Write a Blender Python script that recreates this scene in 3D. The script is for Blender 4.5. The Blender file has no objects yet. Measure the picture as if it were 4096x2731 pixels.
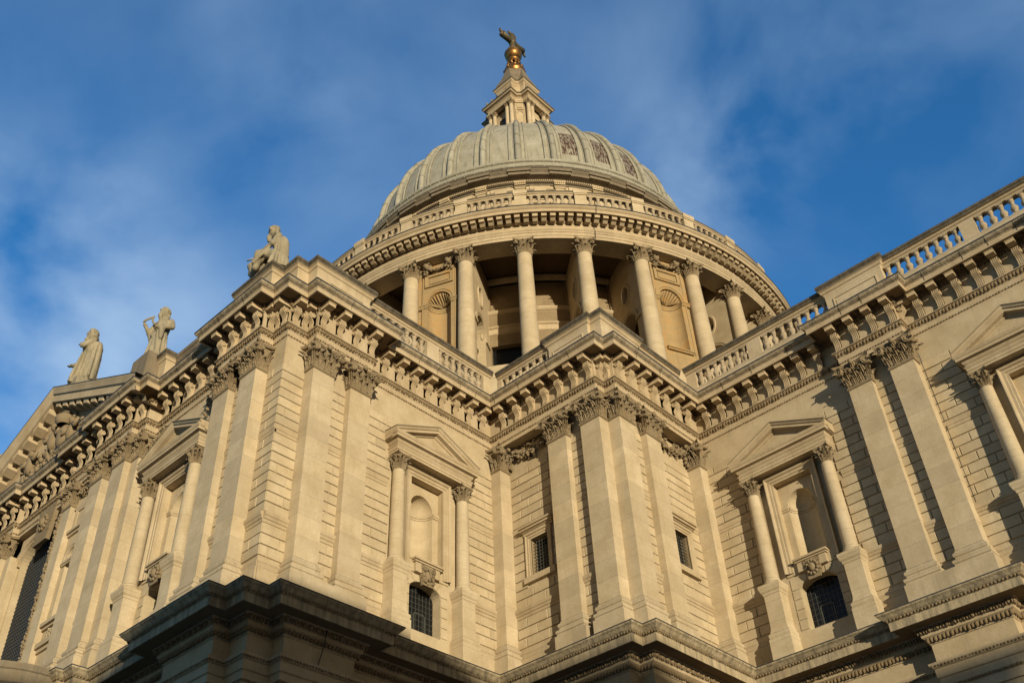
import bpy, bmesh, math, random
from math import sin, cos, pi, radians, sqrt, atan2
from mathutils import Vector, Matrix
random.seed(7)
S = bpy.context.scene
COL = S.collection

# ------------------------------------------------------------------ camera
CAM = Vector((30.8816, -41.0065, -20.1923))
FW = Vector((-0.49962245, 0.56976566, 0.652491)).normalized()
RT = Vector((0.7269905, 0.68537335, -0.04181119))
RT = (RT - FW * RT.dot(FW)).normalized()
UP = RT.cross(FW)
cd = bpy.data.cameras.new('camera'); cam = bpy.data.objects.new('camera', cd); COL.objects.link(cam)
cam.matrix_world = Matrix(((RT.x, UP.x, -FW.x, CAM.x), (RT.y, UP.y, -FW.y, CAM.y), (RT.z, UP.z, -FW.z, CAM.z), (0, 0, 0, 1)))
cd.sensor_width = 36; cd.lens = 36 * 4104.7 / 4096; cd.clip_start = .5; cd.clip_end = 4000
S.camera = cam

# ------------------------------------------------------------------ light
SUN_EL, SUN_AZ = 6.0, -30.0
sd = Vector((cos(radians(SUN_EL)) * cos(radians(SUN_AZ)), cos(radians(SUN_EL)) * sin(radians(SUN_AZ)), sin(radians(SUN_EL))))
sl = bpy.data.lights.new('sun', 'SUN'); sun = bpy.data.objects.new('sun', sl); COL.objects.link(sun)
sl.energy = 5.0; sl.angle = radians(.5); sl.color = (1, .88, .645)
sun.rotation_euler = (-sd).to_track_quat('-Z', 'Y').to_euler(); sun.location = (60, -40, 60)
W = bpy.data.worlds.new('World'); S.world = W; W.use_nodes = True
S.view_settings.view_transform = 'Standard'; S.view_settings.look = 'None'; S.view_settings.gamma = 1
S.view_settings.exposure = 0.0
nt = W.node_tree; nt.nodes.clear()
def N(t, typ, **kw):
    n = t.nodes.new(typ)
    for k_, v_ in kw.items():
        if k_ in n.bl_rna.properties.keys(): setattr(n, k_, v_)
        else: n.inputs[k_].default_value = v_
    return n
def L(t, a, b): t.links.new(a, b)
sky = N(nt, 'ShaderNodeTexSky', sky_type='NISHITA', sun_disc=False, sun_elevation=radians(SUN_EL),
        sun_rotation=atan2(sd.x, sd.y), altitude=50, air_density=1.0, dust_density=.3, ozone_density=2.5)
tc = N(nt, 'ShaderNodeTexCoord')
def dirpt(px, py):       # direction on the sky for a pixel of the 1024 picture
    d = FW + RT * ((px - 512) / 1026.2) - UP * ((py - 341.5) / 1026.2); return d.normalized()
mp = N(nt, 'ShaderNodeMapping'); mp.inputs['Location'].default_value = (3.1, .7, 5.2); mp.inputs['Rotation'].default_value = (0, 0, radians(20)); mp.inputs['Scale'].default_value = (2.0, 2.0, 2.3)
L(nt, tc.outputs['Generated'], mp.inputs['Vector'])
nz = N(nt, 'ShaderNodeTexNoise', Scale=1.5, Detail=6.0, Roughness=.5); L(nt, mp.outputs[0], nz.inputs['Vector'])
nz.inputs['Distortion'].default_value = .25
ramp = N(nt, 'ShaderNodeMapRange'); ramp.inputs['From Min'].default_value = .34; ramp.inputs['From Max'].default_value = .78
L(nt, nz.outputs['Fac'], ramp.inputs['Value'])
cur = None
for (px, py, rad, amt) in ((20, 300, .24, 1.0), (130, 270, .20, .35), (60, 420, .2, .3), (780, 60, .24, .25), (700, 150, .12, .35), (740, 190, .12, .45), (690, 215, .08, .25), (860, 110, .12, .2), (420, 60, .30, .16), (1000, 60, .22, .25), (250, 60, .2, .2), (300, 130, .14, .3)):
    c = dirpt(px, py)
    vd = N(nt, 'ShaderNodeVectorMath', operation='DISTANCE'); L(nt, tc.outputs['Generated'], vd.inputs[0]); vd.inputs[1].default_value = c
    mr = N(nt, 'ShaderNodeMapRange', interpolation_type='SMOOTHERSTEP'); L(nt, vd.outputs['Value'], mr.inputs['Value'])
    mr.inputs['From Min'].default_value = 0; mr.inputs['From Max'].default_value = rad; mr.inputs['To Min'].default_value = amt; mr.inputs['To Max'].default_value = 0
    if cur is None: cur = mr.outputs[0]
    else:
        ad = N(nt, 'ShaderNodeMath', operation='ADD'); L(nt, cur, ad.inputs[0]); L(nt, mr.outputs[0], ad.inputs[1]); cur = ad.outputs[0]
ad = N(nt, 'ShaderNodeMath', operation='ADD'); L(nt, cur, ad.inputs[0]); ad.inputs[1].default_value = .16
ml = N(nt, 'ShaderNodeMath', operation='MULTIPLY'); L(nt, ad.outputs[0], ml.inputs[0]); L(nt, ramp.outputs[0], ml.inputs[1])
m2 = N(nt, 'ShaderNodeMath', operation='MULTIPLY', use_clamp=True); L(nt, ml.outputs[0], m2.inputs[0]); m2.inputs[1].default_value = 1.25
tint = N(nt, 'ShaderNodeMix', data_type='RGBA', blend_type='MULTIPLY'); tint.inputs[0].default_value = 1
L(nt, sky.outputs[0], tint.inputs[6])
sdt = N(nt, 'ShaderNodeVectorMath', operation='DOT_PRODUCT'); L(nt, tc.outputs['Generated'], sdt.inputs[0]); sdt.inputs[1].default_value = sd
smr = N(nt, 'ShaderNodeMapRange', interpolation_type='SMOOTHSTEP'); L(nt, sdt.outputs['Value'], smr.inputs['Value']); smr.inputs['From Min'].default_value = .05; smr.inputs['From Max'].default_value = .75
tm = N(nt, 'ShaderNodeMix', data_type='RGBA'); L(nt, smr.outputs[0], tm.inputs[0]); tm.inputs[6].default_value = (.54, 1.40, 2.02, 1); tm.inputs[7].default_value = (.55, .42, .29, 1); L(nt, tm.outputs[2], tint.inputs[7])
mx = N(nt, 'ShaderNodeMix', data_type='RGBA'); L(nt, m2.outputs[0], mx.inputs[0]); L(nt, tint.outputs[2], mx.inputs[6])
mx.inputs[7].default_value = (3.3, 4.5, 5.9, 1)
bg = N(nt, 'ShaderNodeBackground', Strength=.15); L(nt, mx.outputs[2], bg.inputs[0])
wo = N(nt, 'ShaderNodeOutputWorld'); L(nt, bg.outputs[0], wo.inputs[0])

# ------------------------------------------------------------------ materials
MATS = {}
def stone(name, base, grime=.35, grimecol=(.10, .085, .06), dark=(.6, .52, .42), streak=.3, joint=0, bump=.25, rough=.85, hue=None, warm=.25):
    m = bpy.data.materials.new(name); m.use_nodes = True; t = m.node_tree; t.nodes.clear()
    out = N(t, 'ShaderNodeOutputMaterial'); b = N(t, 'ShaderNodeBsdfPrincipled', Roughness=rough); L(t, b.outputs[0], out.inputs[0])
    b.inputs['Specular IOR Level'].default_value = .25
    g = N(t, 'ShaderNodeNewGeometry')
    at = N(t, 'ShaderNodeAttribute', attribute_name='tone')
    n1 = N(t, 'ShaderNodeTexNoise', Scale=.9, Detail=8.0, Roughness=.62); L(t, g.outputs['Position'], n1.inputs['Vector'])
    n2 = N(t, 'ShaderNodeTexNoise', Scale=9.0, Detail=6.0, Roughness=.6); L(t, g.outputs['Position'], n2.inputs['Vector'])
    mpp = N(t, 'ShaderNodeMapping'); mpp.inputs['Scale'].default_value = (2.6, 2.6, .28); L(t, g.outputs['Position'], mpp.inputs['Vector'])
    n3 = N(t, 'ShaderNodeTexNoise', Scale=1.5, Detail=6.0, Roughness=.65); L(t, mpp.outputs[0], n3.inputs['Vector'])
    def mix(fac, a, bcol, blend='MIX'):
        x = N(t, 'ShaderNodeMix', data_type='RGBA', blend_type=blend)
        if isinstance(fac, float): x.inputs[0].default_value = fac
        else: L(t, fac, x.inputs[0])
        for i, q in ((6, a), (7, bcol)):
            if isinstance(q, tuple): x.inputs[i].default_value = (*q, 1)
            else: L(t, q, x.inputs[i])
        return x.outputs[2]
    def rng(o, a, bb, c=0., d=1.):
        x = N(t, 'ShaderNodeMapRange'); L(t, o, x.inputs['Value'])
        for k_, q in (('From Min', a), ('From Max', bb), ('To Min', c), ('To Max', d)): x.inputs[k_].default_value = q
        return x.outputs[0]
    c1 = tuple(min(1, q * 1.10) for q in base); c2 = (base[0] * .80, base[1] * .76, base[2] * .68)
    c = mix(rng(n1.outputs['Fac'], .32, .7), c2, c1)
    if hue: c = mix(rng(n1.outputs['Fac'], .48, .62, 0, .8), c, hue)
    # every block has its own tone
    c = mix(rng(at.outputs['Fac'], 0., 1., 0., .58), c, tuple(q * .60 for q in base))
    c = mix(rng(n2.outputs['Fac'], .3, .75, 0., .32), c, (base[0] * .55, base[1] * .47, base[2] * .36))
    # rain streaks and soot
    s_ = rng(n3.outputs['Fac'], .52, .74, 0., streak); c = mix(s_, c, (grimecol[0] * 1.6, grimecol[1] * 1.6, grimecol[2] * 1.6))
    sp = N(t, 'ShaderNodeSeparateXYZ'); L(t, g.outputs['Normal'], sp.inputs[0])
    up = rng(sp.outputs[2], .25, .85, 0., 1.); gm = rng(n2.outputs['Fac'], .3, .62, .35, 1.)
    mm = N(t, 'ShaderNodeMath', operation='MULTIPLY'); L(t, up, mm.inputs[0]); L(t, gm, mm.inputs[1])
    m3 = N(t, 'ShaderNodeMath', operation='MULTIPLY', use_clamp=True); L(t, mm.outputs[0], m3.inputs[0]); m3.inputs[1].default_value = min(1, grime * 2.2)
    c = mix(m3.outputs[0], c, grimecol)
    if grime > .6:
        c = mix(rng(n3.outputs['Fac'], .40, .66, 0., .75), c, tuple(q * 1.5 for q in grimecol))
    if joint:
        sz = N(t, 'ShaderNodeSeparateXYZ'); L(t, g.outputs['Position'], sz.inputs[0])
        dv = N(t, 'ShaderNodeMath', operation='DIVIDE'); L(t, sz.outputs[2], dv.inputs[0]); dv.inputs[1].default_value = joint
        fr = N(t, 'ShaderNodeMath', operation='FRACT'); L(t, dv.outputs[0], fr.inputs[0])
        lt = N(t, 'ShaderNodeMath', operation='LESS_THAN'); L(t, fr.outputs[0], lt.inputs[0]); lt.inputs[1].default_value = .022 / joint
        f_ = N(t, 'ShaderNodeMath', operation='MULTIPLY'); L(t, lt.outputs[0], f_.inputs[0]); f_.inputs[1].default_value = .42
        c = mix(f_.outputs[0], c, tuple(q * .35 for q in base))
    L(t, c, b.inputs['Base Color'])
    bp = N(t, 'ShaderNodeBump', Strength=bump, Distance=.03)
    n4 = N(t, 'ShaderNodeTexNoise', Scale=22.0, Detail=5.0); L(t, g.outputs['Position'], n4.inputs['Vector'])
    av = N(t, 'ShaderNodeMath', operation='ADD'); L(t, n2.outputs['Fac'], av.inputs[0]); L(t, n4.outputs['Fac'], av.inputs[1])
    L(t, av.outputs[0], bp.inputs['Height']); L(t, bp.outputs[0], b.inputs['Normal'])
    MATS[name] = m; return m
STB = (.55, .45, .30)
M_wall = stone('portland_ashlar', STB, grime=.4, streak=.16)
M_smooth = stone('portland_smooth', (.57, .47, .32), grime=.5, streak=.15, joint=.97)
M_mould = stone('portland_moulding', (.52, .42, .28), grime=.6, streak=.26)
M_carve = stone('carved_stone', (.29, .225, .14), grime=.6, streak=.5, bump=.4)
M_cope = stone('weathered_coping', (.25, .205, .145), grime=.95, streak=.7, bump=.8)
M_ledge = stone('sooty_ledge', (.52, .43, .29), grime=.65, streak=.55, bump=.6)
M_ochre = stone('ochre_stone', (.42, .31, .165), grime=.4, streak=.35, hue=(.42, .24, .08), joint=.62)
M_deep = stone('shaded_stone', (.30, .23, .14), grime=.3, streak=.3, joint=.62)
M_band = stone('carved_dark_band', (.24, .175, .10), grime=.5, streak=.4, bump=.6)
M_bal = stone('baluster_stone', (.44, .36, .25), grime=.6, streak=.4)
M_cyma = stone('weathered_cyma', (.45, .375, .265), grime=.8, streak=.55, bump=1.2)
M_base = stone('weathered_base', (.53, .44, .305), grime=.6, streak=.32)
M_soffit = stone('shade_stain_soffit', (.27, .19, .105), grime=.3, streak=.5)  # brown soot stain plus the shade under cornices, put into the colour
M_console = stone('console_stone', (.54, .43, .28), grime=.4, streak=.3)
M_soot = stone('sooty_coping', (.10, .083, .06), grime=.95, streak=.6, bump=.8)
M_black = stone('shade_soot_stone', (.13, .09, .055), grime=.2, streak=.3)  # near black: soot and the shade inside the colonnade put into one colour
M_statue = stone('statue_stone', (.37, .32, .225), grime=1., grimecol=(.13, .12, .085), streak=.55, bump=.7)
def simple(name, base, rough=.5, metal=0, var=.3, scale=6, spec=.5, col2=None, bump=0):
    m = bpy.data.materials.new(name); m.use_nodes = True; t = m.node_tree; b = t.nodes['Principled BSDF']
    g = N(t, 'ShaderNodeNewGeometry'); n = N(t, 'ShaderNodeTexNoise', Scale=float(scale), Detail=6.0); L(t, g.outputs['Position'], n.inputs['Vector'])
    mr = N(t, 'ShaderNodeMapRange'); mr.inputs['From Min'].default_value = .35; mr.inputs['From Max'].default_value = .65; L(t, n.outputs['Fac'], mr.inputs['Value'])
    x = N(t, 'ShaderNodeMix', data_type='RGBA'); L(t, mr.outputs[0], x.inputs[0]); x.inputs[6].default_value = (*base, 1)
    x.inputs[7].default_value = (*(col2 or tuple(q * (1 - var) for q in base)), 1); L(t, x.outputs[2], b.inputs['Base Color'])
    b.inputs['Roughness'].default_value = rough; b.inputs['Metallic'].default_value = metal; b.inputs['Specular IOR Level'].default_value = spec
    if bump:
        bp = N(t, 'ShaderNodeBump', Strength=bump, Distance=.05); L(t, n.outputs['Fac'], bp.inputs['Height']); L(t, bp.outputs[0], b.inputs['Normal'])
    MATS[name] = m; return m
M_glass = simple('dark_glass', (.010, .011, .012), rough=.3, spec=.22, scale=2)
M_lead_bar = simple('lead_glazing_bar', (.07, .07, .06), rough=.6)
M_gild = simple('gilding', (.42, .21, .06), rough=.42, metal=.85, scale=3, col2=(.16, .08, .03))
M_bronze = simple('tarnished_gilding', (.14, .08, .035), rough=.6, metal=.4, scale=2, col2=(.07, .08, .045))
M_wood = simple('pale_new_stone', (.62, .56, .48), rough=.8)
M_flash = simple('lead_flashing', (.045, .05, .055), rough=.7)
M_ground = simple('asphalt', (.06, .06, .06), rough=.9, scale=1.5)
M_pave = simple('paving', (.34, .31, .27), rough=.85, scale=2)
M_brick = simple('brown_brick', (.22, .12, .08), rough=.9, scale=4)
M_rust = simple('bare_primer', (.13, .035, .022), rough=.8, scale=5, var=.4)
def lead_mat(name, bare):
    m = stone(name, (.385, .37, .30), grime=.12, grimecol=(.10, .10, .085), streak=.85, bump=.3, rough=.6, joint=1.55)
    t = m.node_tree; b = [n for n in t.nodes if n.type == 'BSDF_PRINCIPLED'][0]
    src = b.inputs['Base Color'].links[0].from_socket
    g = N(t, 'ShaderNodeNewGeometry'); mpp = N(t, 'ShaderNodeMapping'); mpp.inputs['Scale'].default_value = (5, 5, .45); L(t, g.outputs['Position'], mpp.inputs['Vector'])
    n = N(t, 'ShaderNodeTexNoise', Scale=1.5, Detail=7.0, Roughness=.7); L(t, mpp.outputs[0], n.inputs['Vector'])
    at = N(t, 'ShaderNodeAttribute', attribute_name='bare')
    s_ = N(t, 'ShaderNodeMath', operation='ADD'); L(t, at.outputs['Fac'], s_.inputs[0]); L(t, n.outputs['Fac'], s_.inputs[1])
    mr = N(t, 'ShaderNodeMapRange'); mr.inputs['From Min'].default_value = 1.38; mr.inputs['From Max'].default_value = 1.52; L(t, s_.outputs[0], mr.inputs['Value'])
    x = N(t, 'ShaderNodeMix', data_type='RGBA'); L(t, mr.outputs[0], x.inputs[0]); L(t, src, x.inputs[6]); x.inputs[7].default_value = (.055, .022, .015, 1)
    L(t, x.outputs[2], b.inputs['Base Color']); return m
M_lead = lead_mat('dome_lead', True)

# ------------------------------------------------------------------ mesh builder
class MB:
    def __init__(s, T=None):
        s.v = []; s.f = []; s.t = []; s.T = T; s.flip = T is not None and T.to_3x3().determinant() < 0; s.tone = .3; s.sm = []; s.bare = None
    def av(s, p):
        s.v.append(tuple(s.T @ Vector(p)) if s.T is not None else tuple(p)); return len(s.v) - 1
    def af(s, idx, smooth=False, tone=None):
        s.f.append(tuple(reversed(idx)) if s.flip else tuple(idx)); s.t.append(s.tone if tone is None else tone); s.sm.append(smooth)
    def box(s, x0, x1, y0, y1, z0, z1, tone=None):
        a = [s.av(p) for p in ((x0, y0, z0), (x1, y0, z0), (x1, y1, z0), (x0, y1, z0), (x0, y0, z1), (x1, y0, z1), (x1, y1, z1), (x0, y1, z1))]
        for q in ((0, 3, 2, 1), (4, 5, 6, 7), (0, 1, 5, 4), (1, 2, 6, 5), (2, 3, 7, 6), (3, 0, 4, 7)): s.af([a[i] for i in q], tone=tone)
    def quad(s, *p, smooth=False, tone=None): s.af([s.av(q) for q in p], smooth, tone)
    def grid(s, rows, smooth=True, closeu=False, tone=None):
        n = len(rows[0]); ids = [[s.av(p) for p in r_] for r_ in rows]
        for i in range(len(rows) - 1):
            for j in range(n if closeu else n - 1):
                k = (j + 1) % n; s.af((ids[i][j], ids[i][k], ids[i + 1][k], ids[i + 1][j]), smooth, tone)
        return ids
    def prism(s, poly, y0, y1, tone=None):           # polygon in (x,z), counter-clockwise seen from -y, extruded along y
        a = [s.av((x, y0, z)) for x, z in poly]; b = [s.av((x, y1, z)) for x, z in poly]; n = len(poly)
        s.af(a, tone=tone); s.af(list(reversed(b)), tone=tone)
        for i in range(n): j = (i + 1) % n; s.af((a[j], a[i], b[i], b[j]), tone=tone)
    def prismx(s, poly, x0, x1, tone=None):          # polygon in (y,z), extruded along x
        a = [s.av((x0, y, z)) for y, z in poly]; b = [s.av((x1, y, z)) for y, z in poly]; n = len(poly)
        s.af(list(reversed(a)), tone=tone); s.af(b, tone=tone)
        for i in range(n): j = (i + 1) % n; s.af((a[i], a[j], b[j], b[i]), tone=tone)
    def lathe(s, prof, c=(0, 0), seg=16, a0=0, a1=2 * pi, smooth=True, tone=None):   # prof (r,z) bottom to top
        full = abs(a1 - a0 - 2 * pi) < 1e-6; n = seg if full else seg + 1
        rows = [[(c[0] + r * cos(a0 + (a1 - a0) * i / seg), c[1] + r * sin(a0 + (a1 - a0) * i / seg), z) for i in range(n)] for r, z in prof]
        s.grid(rows, smooth, full, tone)
    def ball(s, c, r, seg=8, rings=5, rot=None, tone=None):
        rx, ry, rz = (r, r, r) if not isinstance(r, tuple) else r
        rows = []
        for i in range(rings + 1):
            p = -pi / 2 + pi * i / rings; row = []
            for j in range(seg):
                a = 2 * pi * j / seg; q = Vector((rx * cos(p) * cos(a), ry * cos(p) * sin(a), rz * sin(p)))
                if rot is not None: q = rot @ q
                row.append((c[0] + q.x, c[1] + q.y, c[2] + q.z))
            rows.append(row)
        s.grid(rows, True, True, tone)
    def tube(s, pts, r, seg=6, caps=True, tone=None):
        pts = [Vector(p) for p in pts]; rows = []; rr = r if isinstance(r, (list, tuple)) else [r] * len(pts)
        up = Vector((.13, .21, 1)).normalized()
        for i, p in enumerate(pts):
            d = (pts[min(i + 1, len(pts) - 1)] - pts[max(i - 1, 0)]).normalized()
            if abs(d.dot(up)) > .95: up2 = Vector((1, .2, 0)).normalized()
            else: up2 = up
            a = d.cross(up2).normalized(); b = a.cross(d).normalized()
            rows.append([tuple(p + (a * cos(2 * pi * j / seg) - b * sin(2 * pi * j / seg)) * -rr[i]) for j in range(seg)])
        ids = s.grid(rows, True, True, tone)
        if caps: s.af(list(reversed(ids[0])), tone=tone); s.af(ids[-1], tone=tone)
    def sweep(s, path, prof, closed=False, tone=None, smooth=False):
        P_ = [Vector(p) for p in path]; n = len(P_); rows = []
        def nrm(a, b): d = (b - a).normalized(); return Vector((d.y, -d.x))
        for i in range(n):
            if closed: n1 = nrm(P_[i - 1], P_[i]); n2 = nrm(P_[i], P_[(i + 1) % n])
            else: n1 = nrm(P_[max(i - 1, 0)], P_[max(i, 1)]); n2 = nrm(P_[min(i, n - 2)], P_[min(i + 1, n - 1)])
            m = (n1 + n2) / max(.2, 1 + n1.dot(n2))
            rows.append([(P_[i].x + m.x * o, P_[i].y + m.y * o, z) for o, z in prof])
        if closed: rows.append(rows[0])
        ids = [[s.av(p) for p in r_] for r_ in rows]; k = len(prof)
        for i in range(len(rows) - 1):
            for j in range(k - 1): s.af((ids[i][j], ids[i + 1][j], ids[i + 1][j + 1], ids[i][j + 1]), smooth, tone)
        if not closed:
            s.af(list(reversed(ids[0])), tone=tone); s.af(ids[-1], tone=tone)
    def merge(s, o, M=None):
        k = len(s.v)
        for p in o.v: s.av(tuple(M @ Vector(p)) if M is not None else p)
        for q, t, m in zip(o.f, o.t, o.sm):
            s.f.append(tuple(i + k for i in (reversed(q) if s.flip else q))); s.t.append(t); s.sm.append(m)
    def mesh(s, name, mat):
        me = bpy.data.meshes.new(name); me.from_pydata(s.v, [], s.f); me.materials.append(mat)
        a = me.attributes.new('tone', 'FLOAT', 'FACE'); a.data.foreach_set('value', s.t)
        if s.bare is not None: b = me.attributes.new('bare', 'FLOAT', 'FACE'); b.data.foreach_set('value', s.bare)
        me.polygons.foreach_set('use_smooth', s.sm); me.update(); return me
WM = {}
def link(o, parent, M=None):
    M = M or Matrix.Identity(4); COL.objects.link(o); WM[o.name] = M
    if parent is not None:
        o.parent = parent; o.matrix_parent_inverse = WM[parent.name].inverted()
    o.matrix_basis = M; return o
def obj(name, mb, mat, parent=None, M=None, **kw):
    me = mb if isinstance(mb, bpy.types.Mesh) else mb.mesh(name, mat)
    o = bpy.data.objects.new(name, me); link(o, parent, M)
    for k_, v_ in kw.items(): o[k_] = v_
    return o
def thing(name, label, cat, loc, group=None):
    o = bpy.data.objects.new(name, None); link(o, None, Matrix.Translation(loc)); o['label'] = label; o['category'] = cat
    if group: o['group'] = group
    return o
def arc(cx, cz, r, a0, a1, n=6): return [(cx + r * cos(radians(a0 + (a1 - a0) * i / n)), cz + r * sin(radians(a0 + (a1 - a0) * i / n))) for i in range(n + 1)]
def rnd(a, b): return random.uniform(a, b)
# ------------------------------------------------------------------ facade frames: (s along wall, n outward, z) -> world
YS = -21.36; BQ = 7.276
FR = {
 'CH': (Matrix(((1, 0, 0, 0), (0, -1, 0, 0), (0, 0, 1, 0), (0, 0, 0, 1))), pi, 1),
 'TE': (Matrix(((0, 1, 0, 0), (-1, 0, 0, 0), (0, 0, 1, 0), (0, 0, 0, 1))), -pi / 2, -1),
 'TS': (Matrix(((-1, 0, 0, 0), (0, -1, 0, YS), (0, 0, 1, 0), (0, 0, 0, 1))), pi, -1),
 'BS': (Matrix(((1, 0, 0, 0), (0, -1, 0, -BQ), (0, 0, 1, 0), (0, 0, 0, 1))), pi, 1),
 'BE': (Matrix(((0, 1, 0, BQ), (-1, 0, 0, 0), (0, 0, 1, 0), (0, 0, 0, 1))), -pi / 2, -1)}
def IM(F, s, n, z, extra=0): T, a, _ = FR[F]; return Matrix.Translation(T @ Vector((s, n, z))) @ Matrix.Rotation(a + extra, 4, 'Z')
def wp(F, pts):
    T, a, d = FR[F]; q = [(T @ Vector((s, n, 0))) for s, n in pts]; q = [(v.x, v.y) for v in q]
    return q if d > 0 else q[::-1]

def leaf(mb, o, ang, w, h, curl=1.):
    rows = []; ca, sa = cos(ang), sin(ang)        # ang 0 = outward +y(w)
    prof = ((0, 0, .7), (.16, .02, 1.0), (.3, .035, .82), (.44, .05, 1.12), (.58, .07, .84), (.72, .11, 1.05), (.85, .18, .72), (.96, .27, .85), (1.0, .36, .5), (.90, .44, .22))
    for i, (c, b, ww) in enumerate(prof):
        row = []
        for j, k in enumerate((-1, -.62, -.3, 0, .3, .62, 1)):
            a = k * ww * w * .5; rib = (.045 if k == 0 else (-.03 if abs(k) == .3 else (.02 if abs(k) == .62 else -.05))) * (h / .5) * (1.1 if i > 1 else .5)
            out = b * h * .8 * curl + rib + .02
            row.append((o[0] + a * ca + out * sa, o[1] - a * sa + out * ca, o[2] + c * h - (.05 * h if abs(k) == 1 and i % 2 == 0 else 0)))
        rows.append(row)
    mb.grid(rows, False)
def volute(mb, o, ang, r, th):
    ca, sa = cos(ang), sin(ang)
    def W_(a, b, c): return (o[0] + a * ca + b * sa, o[1] - a * sa + b * ca, o[2] + c)
    ring = [(r * .86 * cos(t), r * .86 * sin(t)) for t in [2 * pi * i / 12 for i in range(12)]]
    f = [mb.av(W_(a, th * .45, c)) for a, c in ring]; b = [mb.av(W_(a, -th * .6, c)) for a, c in ring]
    mb.af(f[::-1]); mb.af(b)
    for i in range(12): j = (i + 1) % 12; mb.af((f[i], f[j], b[j], b[i]))
    pts = [];
    for i in range(19): t = i / 18; rr = r * (1 - .82 * t); a = t * 2 * pi * 1.7; pts.append(W_(rr * cos(a), th * .5, rr * sin(a)))
    mb.tube(pts, [r * .16 * (1 - .3 * i / 18) for i in range(19)], seg=5)
def abacus(mb, hw, d0, d1, z0, z1, con, sides=True):
    """concave-sided slab: front at y=d1, back d0"""
    n = 8; fr = [(-hw + 2 * hw * i / n, d1 - con * (1 - (2 * i / n - 1) ** 2)) for i in range(n + 1)]
    poly = [(-hw, d0)] + [(-hw + con * .7 * (1 - (2 * (i / 6) - 1) ** 2), d0 + (d1 - d0) * i / 6) for i in range(1, 6)] + fr + [(hw - con * .7 * (1 - (2 * (i / 6) - 1) ** 2), d0 + (d1 - d0) * i / 6) for i in range(5, 0, -1)] + [(hw, d0)]
    for za, zb, k in ((z0, z0 + (z1 - z0) * .45, .965), (z0 + (z1 - z0) * .45, z1, 1.0)):
        a = [mb.av((x * k, d0 + (y - d0) * k, za)) for x, y in poly]; b = [mb.av((x * k, d0 + (y - d0) * k, zb)) for x, y in poly]
        mb.af(a); mb.af(b[::-1]); m = len(poly)
        for i in range(m): j = (i + 1) % m; mb.af((a[j], a[i], b[i], b[j]))
def pil_capital(W_, D, H=1.35, lo=None):
    """origin: centre of the front face at the neck; D = how far the pilaster stands out"""
    mb = MB(); h = W_ / 2
    mb.box(-h - .05, h + .05, -D, .05, -.05, .05); mb.box(-h - .02, h + .02, -D, .02, -.1, -.05)
    rows = [[(-h * k, -D, z), (-h * k, (k - 1) * .5, z), (h * k, (k - 1) * .5, z), (h * k, -D, z)] for z, k in ((.05, .96), (.8, 1.0), (1.0, 1.06), (H - .16, 1.14))]
    mb.grid(rows, False)
    for k in (-1, -1 / 3, 1 / 3, 1): leaf(mb, (k * h * .86, 0, .05), (k * .35 if abs(k) == 1 else 0), W_ * .26, .42, 1.9)
    for k in (-.66, 0, .66): leaf(mb, (k * h, 0, .12), 0, W_ * .27, .68, 1.7)
    for k in (-.36, .36): leaf(mb, (k * h, .02, .4), k * .4, W_ * .18, .58, 1.5)
    for sgn in (-1, 1):
        leaf(mb, (sgn * h, -.02, .08), sgn * pi / 4, W_ * .26, .9, 1.6)
        for q, hh in ((-.25, .52), (-.5, .86)):
            if D > .4: leaf(mb, (sgn * h, q, .05), sgn * pi / 2, W_ * .24, hh, 1.6)
        volute(mb, (sgn * (h + .12), .22, H - .38), sgn * .25, .25, .14)
        volute(mb, (sgn * (h + .24), .08, H - .38), sgn * (pi / 2 - .25), .24, .12)
        mb.tube([(sgn * .12, .06, .75), (sgn * .3, .1, .95), (sgn * (h - .1), .14, H - .2), (sgn * (h + .02), .16, H - .17)], .045, 5)
        for i in range(5): mb.ball((sgn * (h - .12 - i * .1), .1 + rnd(-.02, .04), .92 + rnd(-.06, .1)), (.05, .06, .07), 6, 4)
    leaf(mb, (0, .08, .92), 0, .28, .42, 1.3); mb.ball((0, .28, H - .08), (.13, .10, .15), 8, 5)
    for i in range(7): mb.ball((-.3 + i * .1, .08, .97 + .02 * (i % 2)), (.05, .05, .05), 6, 4)
    abacus(mb, h + .36, -D, .36, H - .14, H, .24)
    return mb
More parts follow.
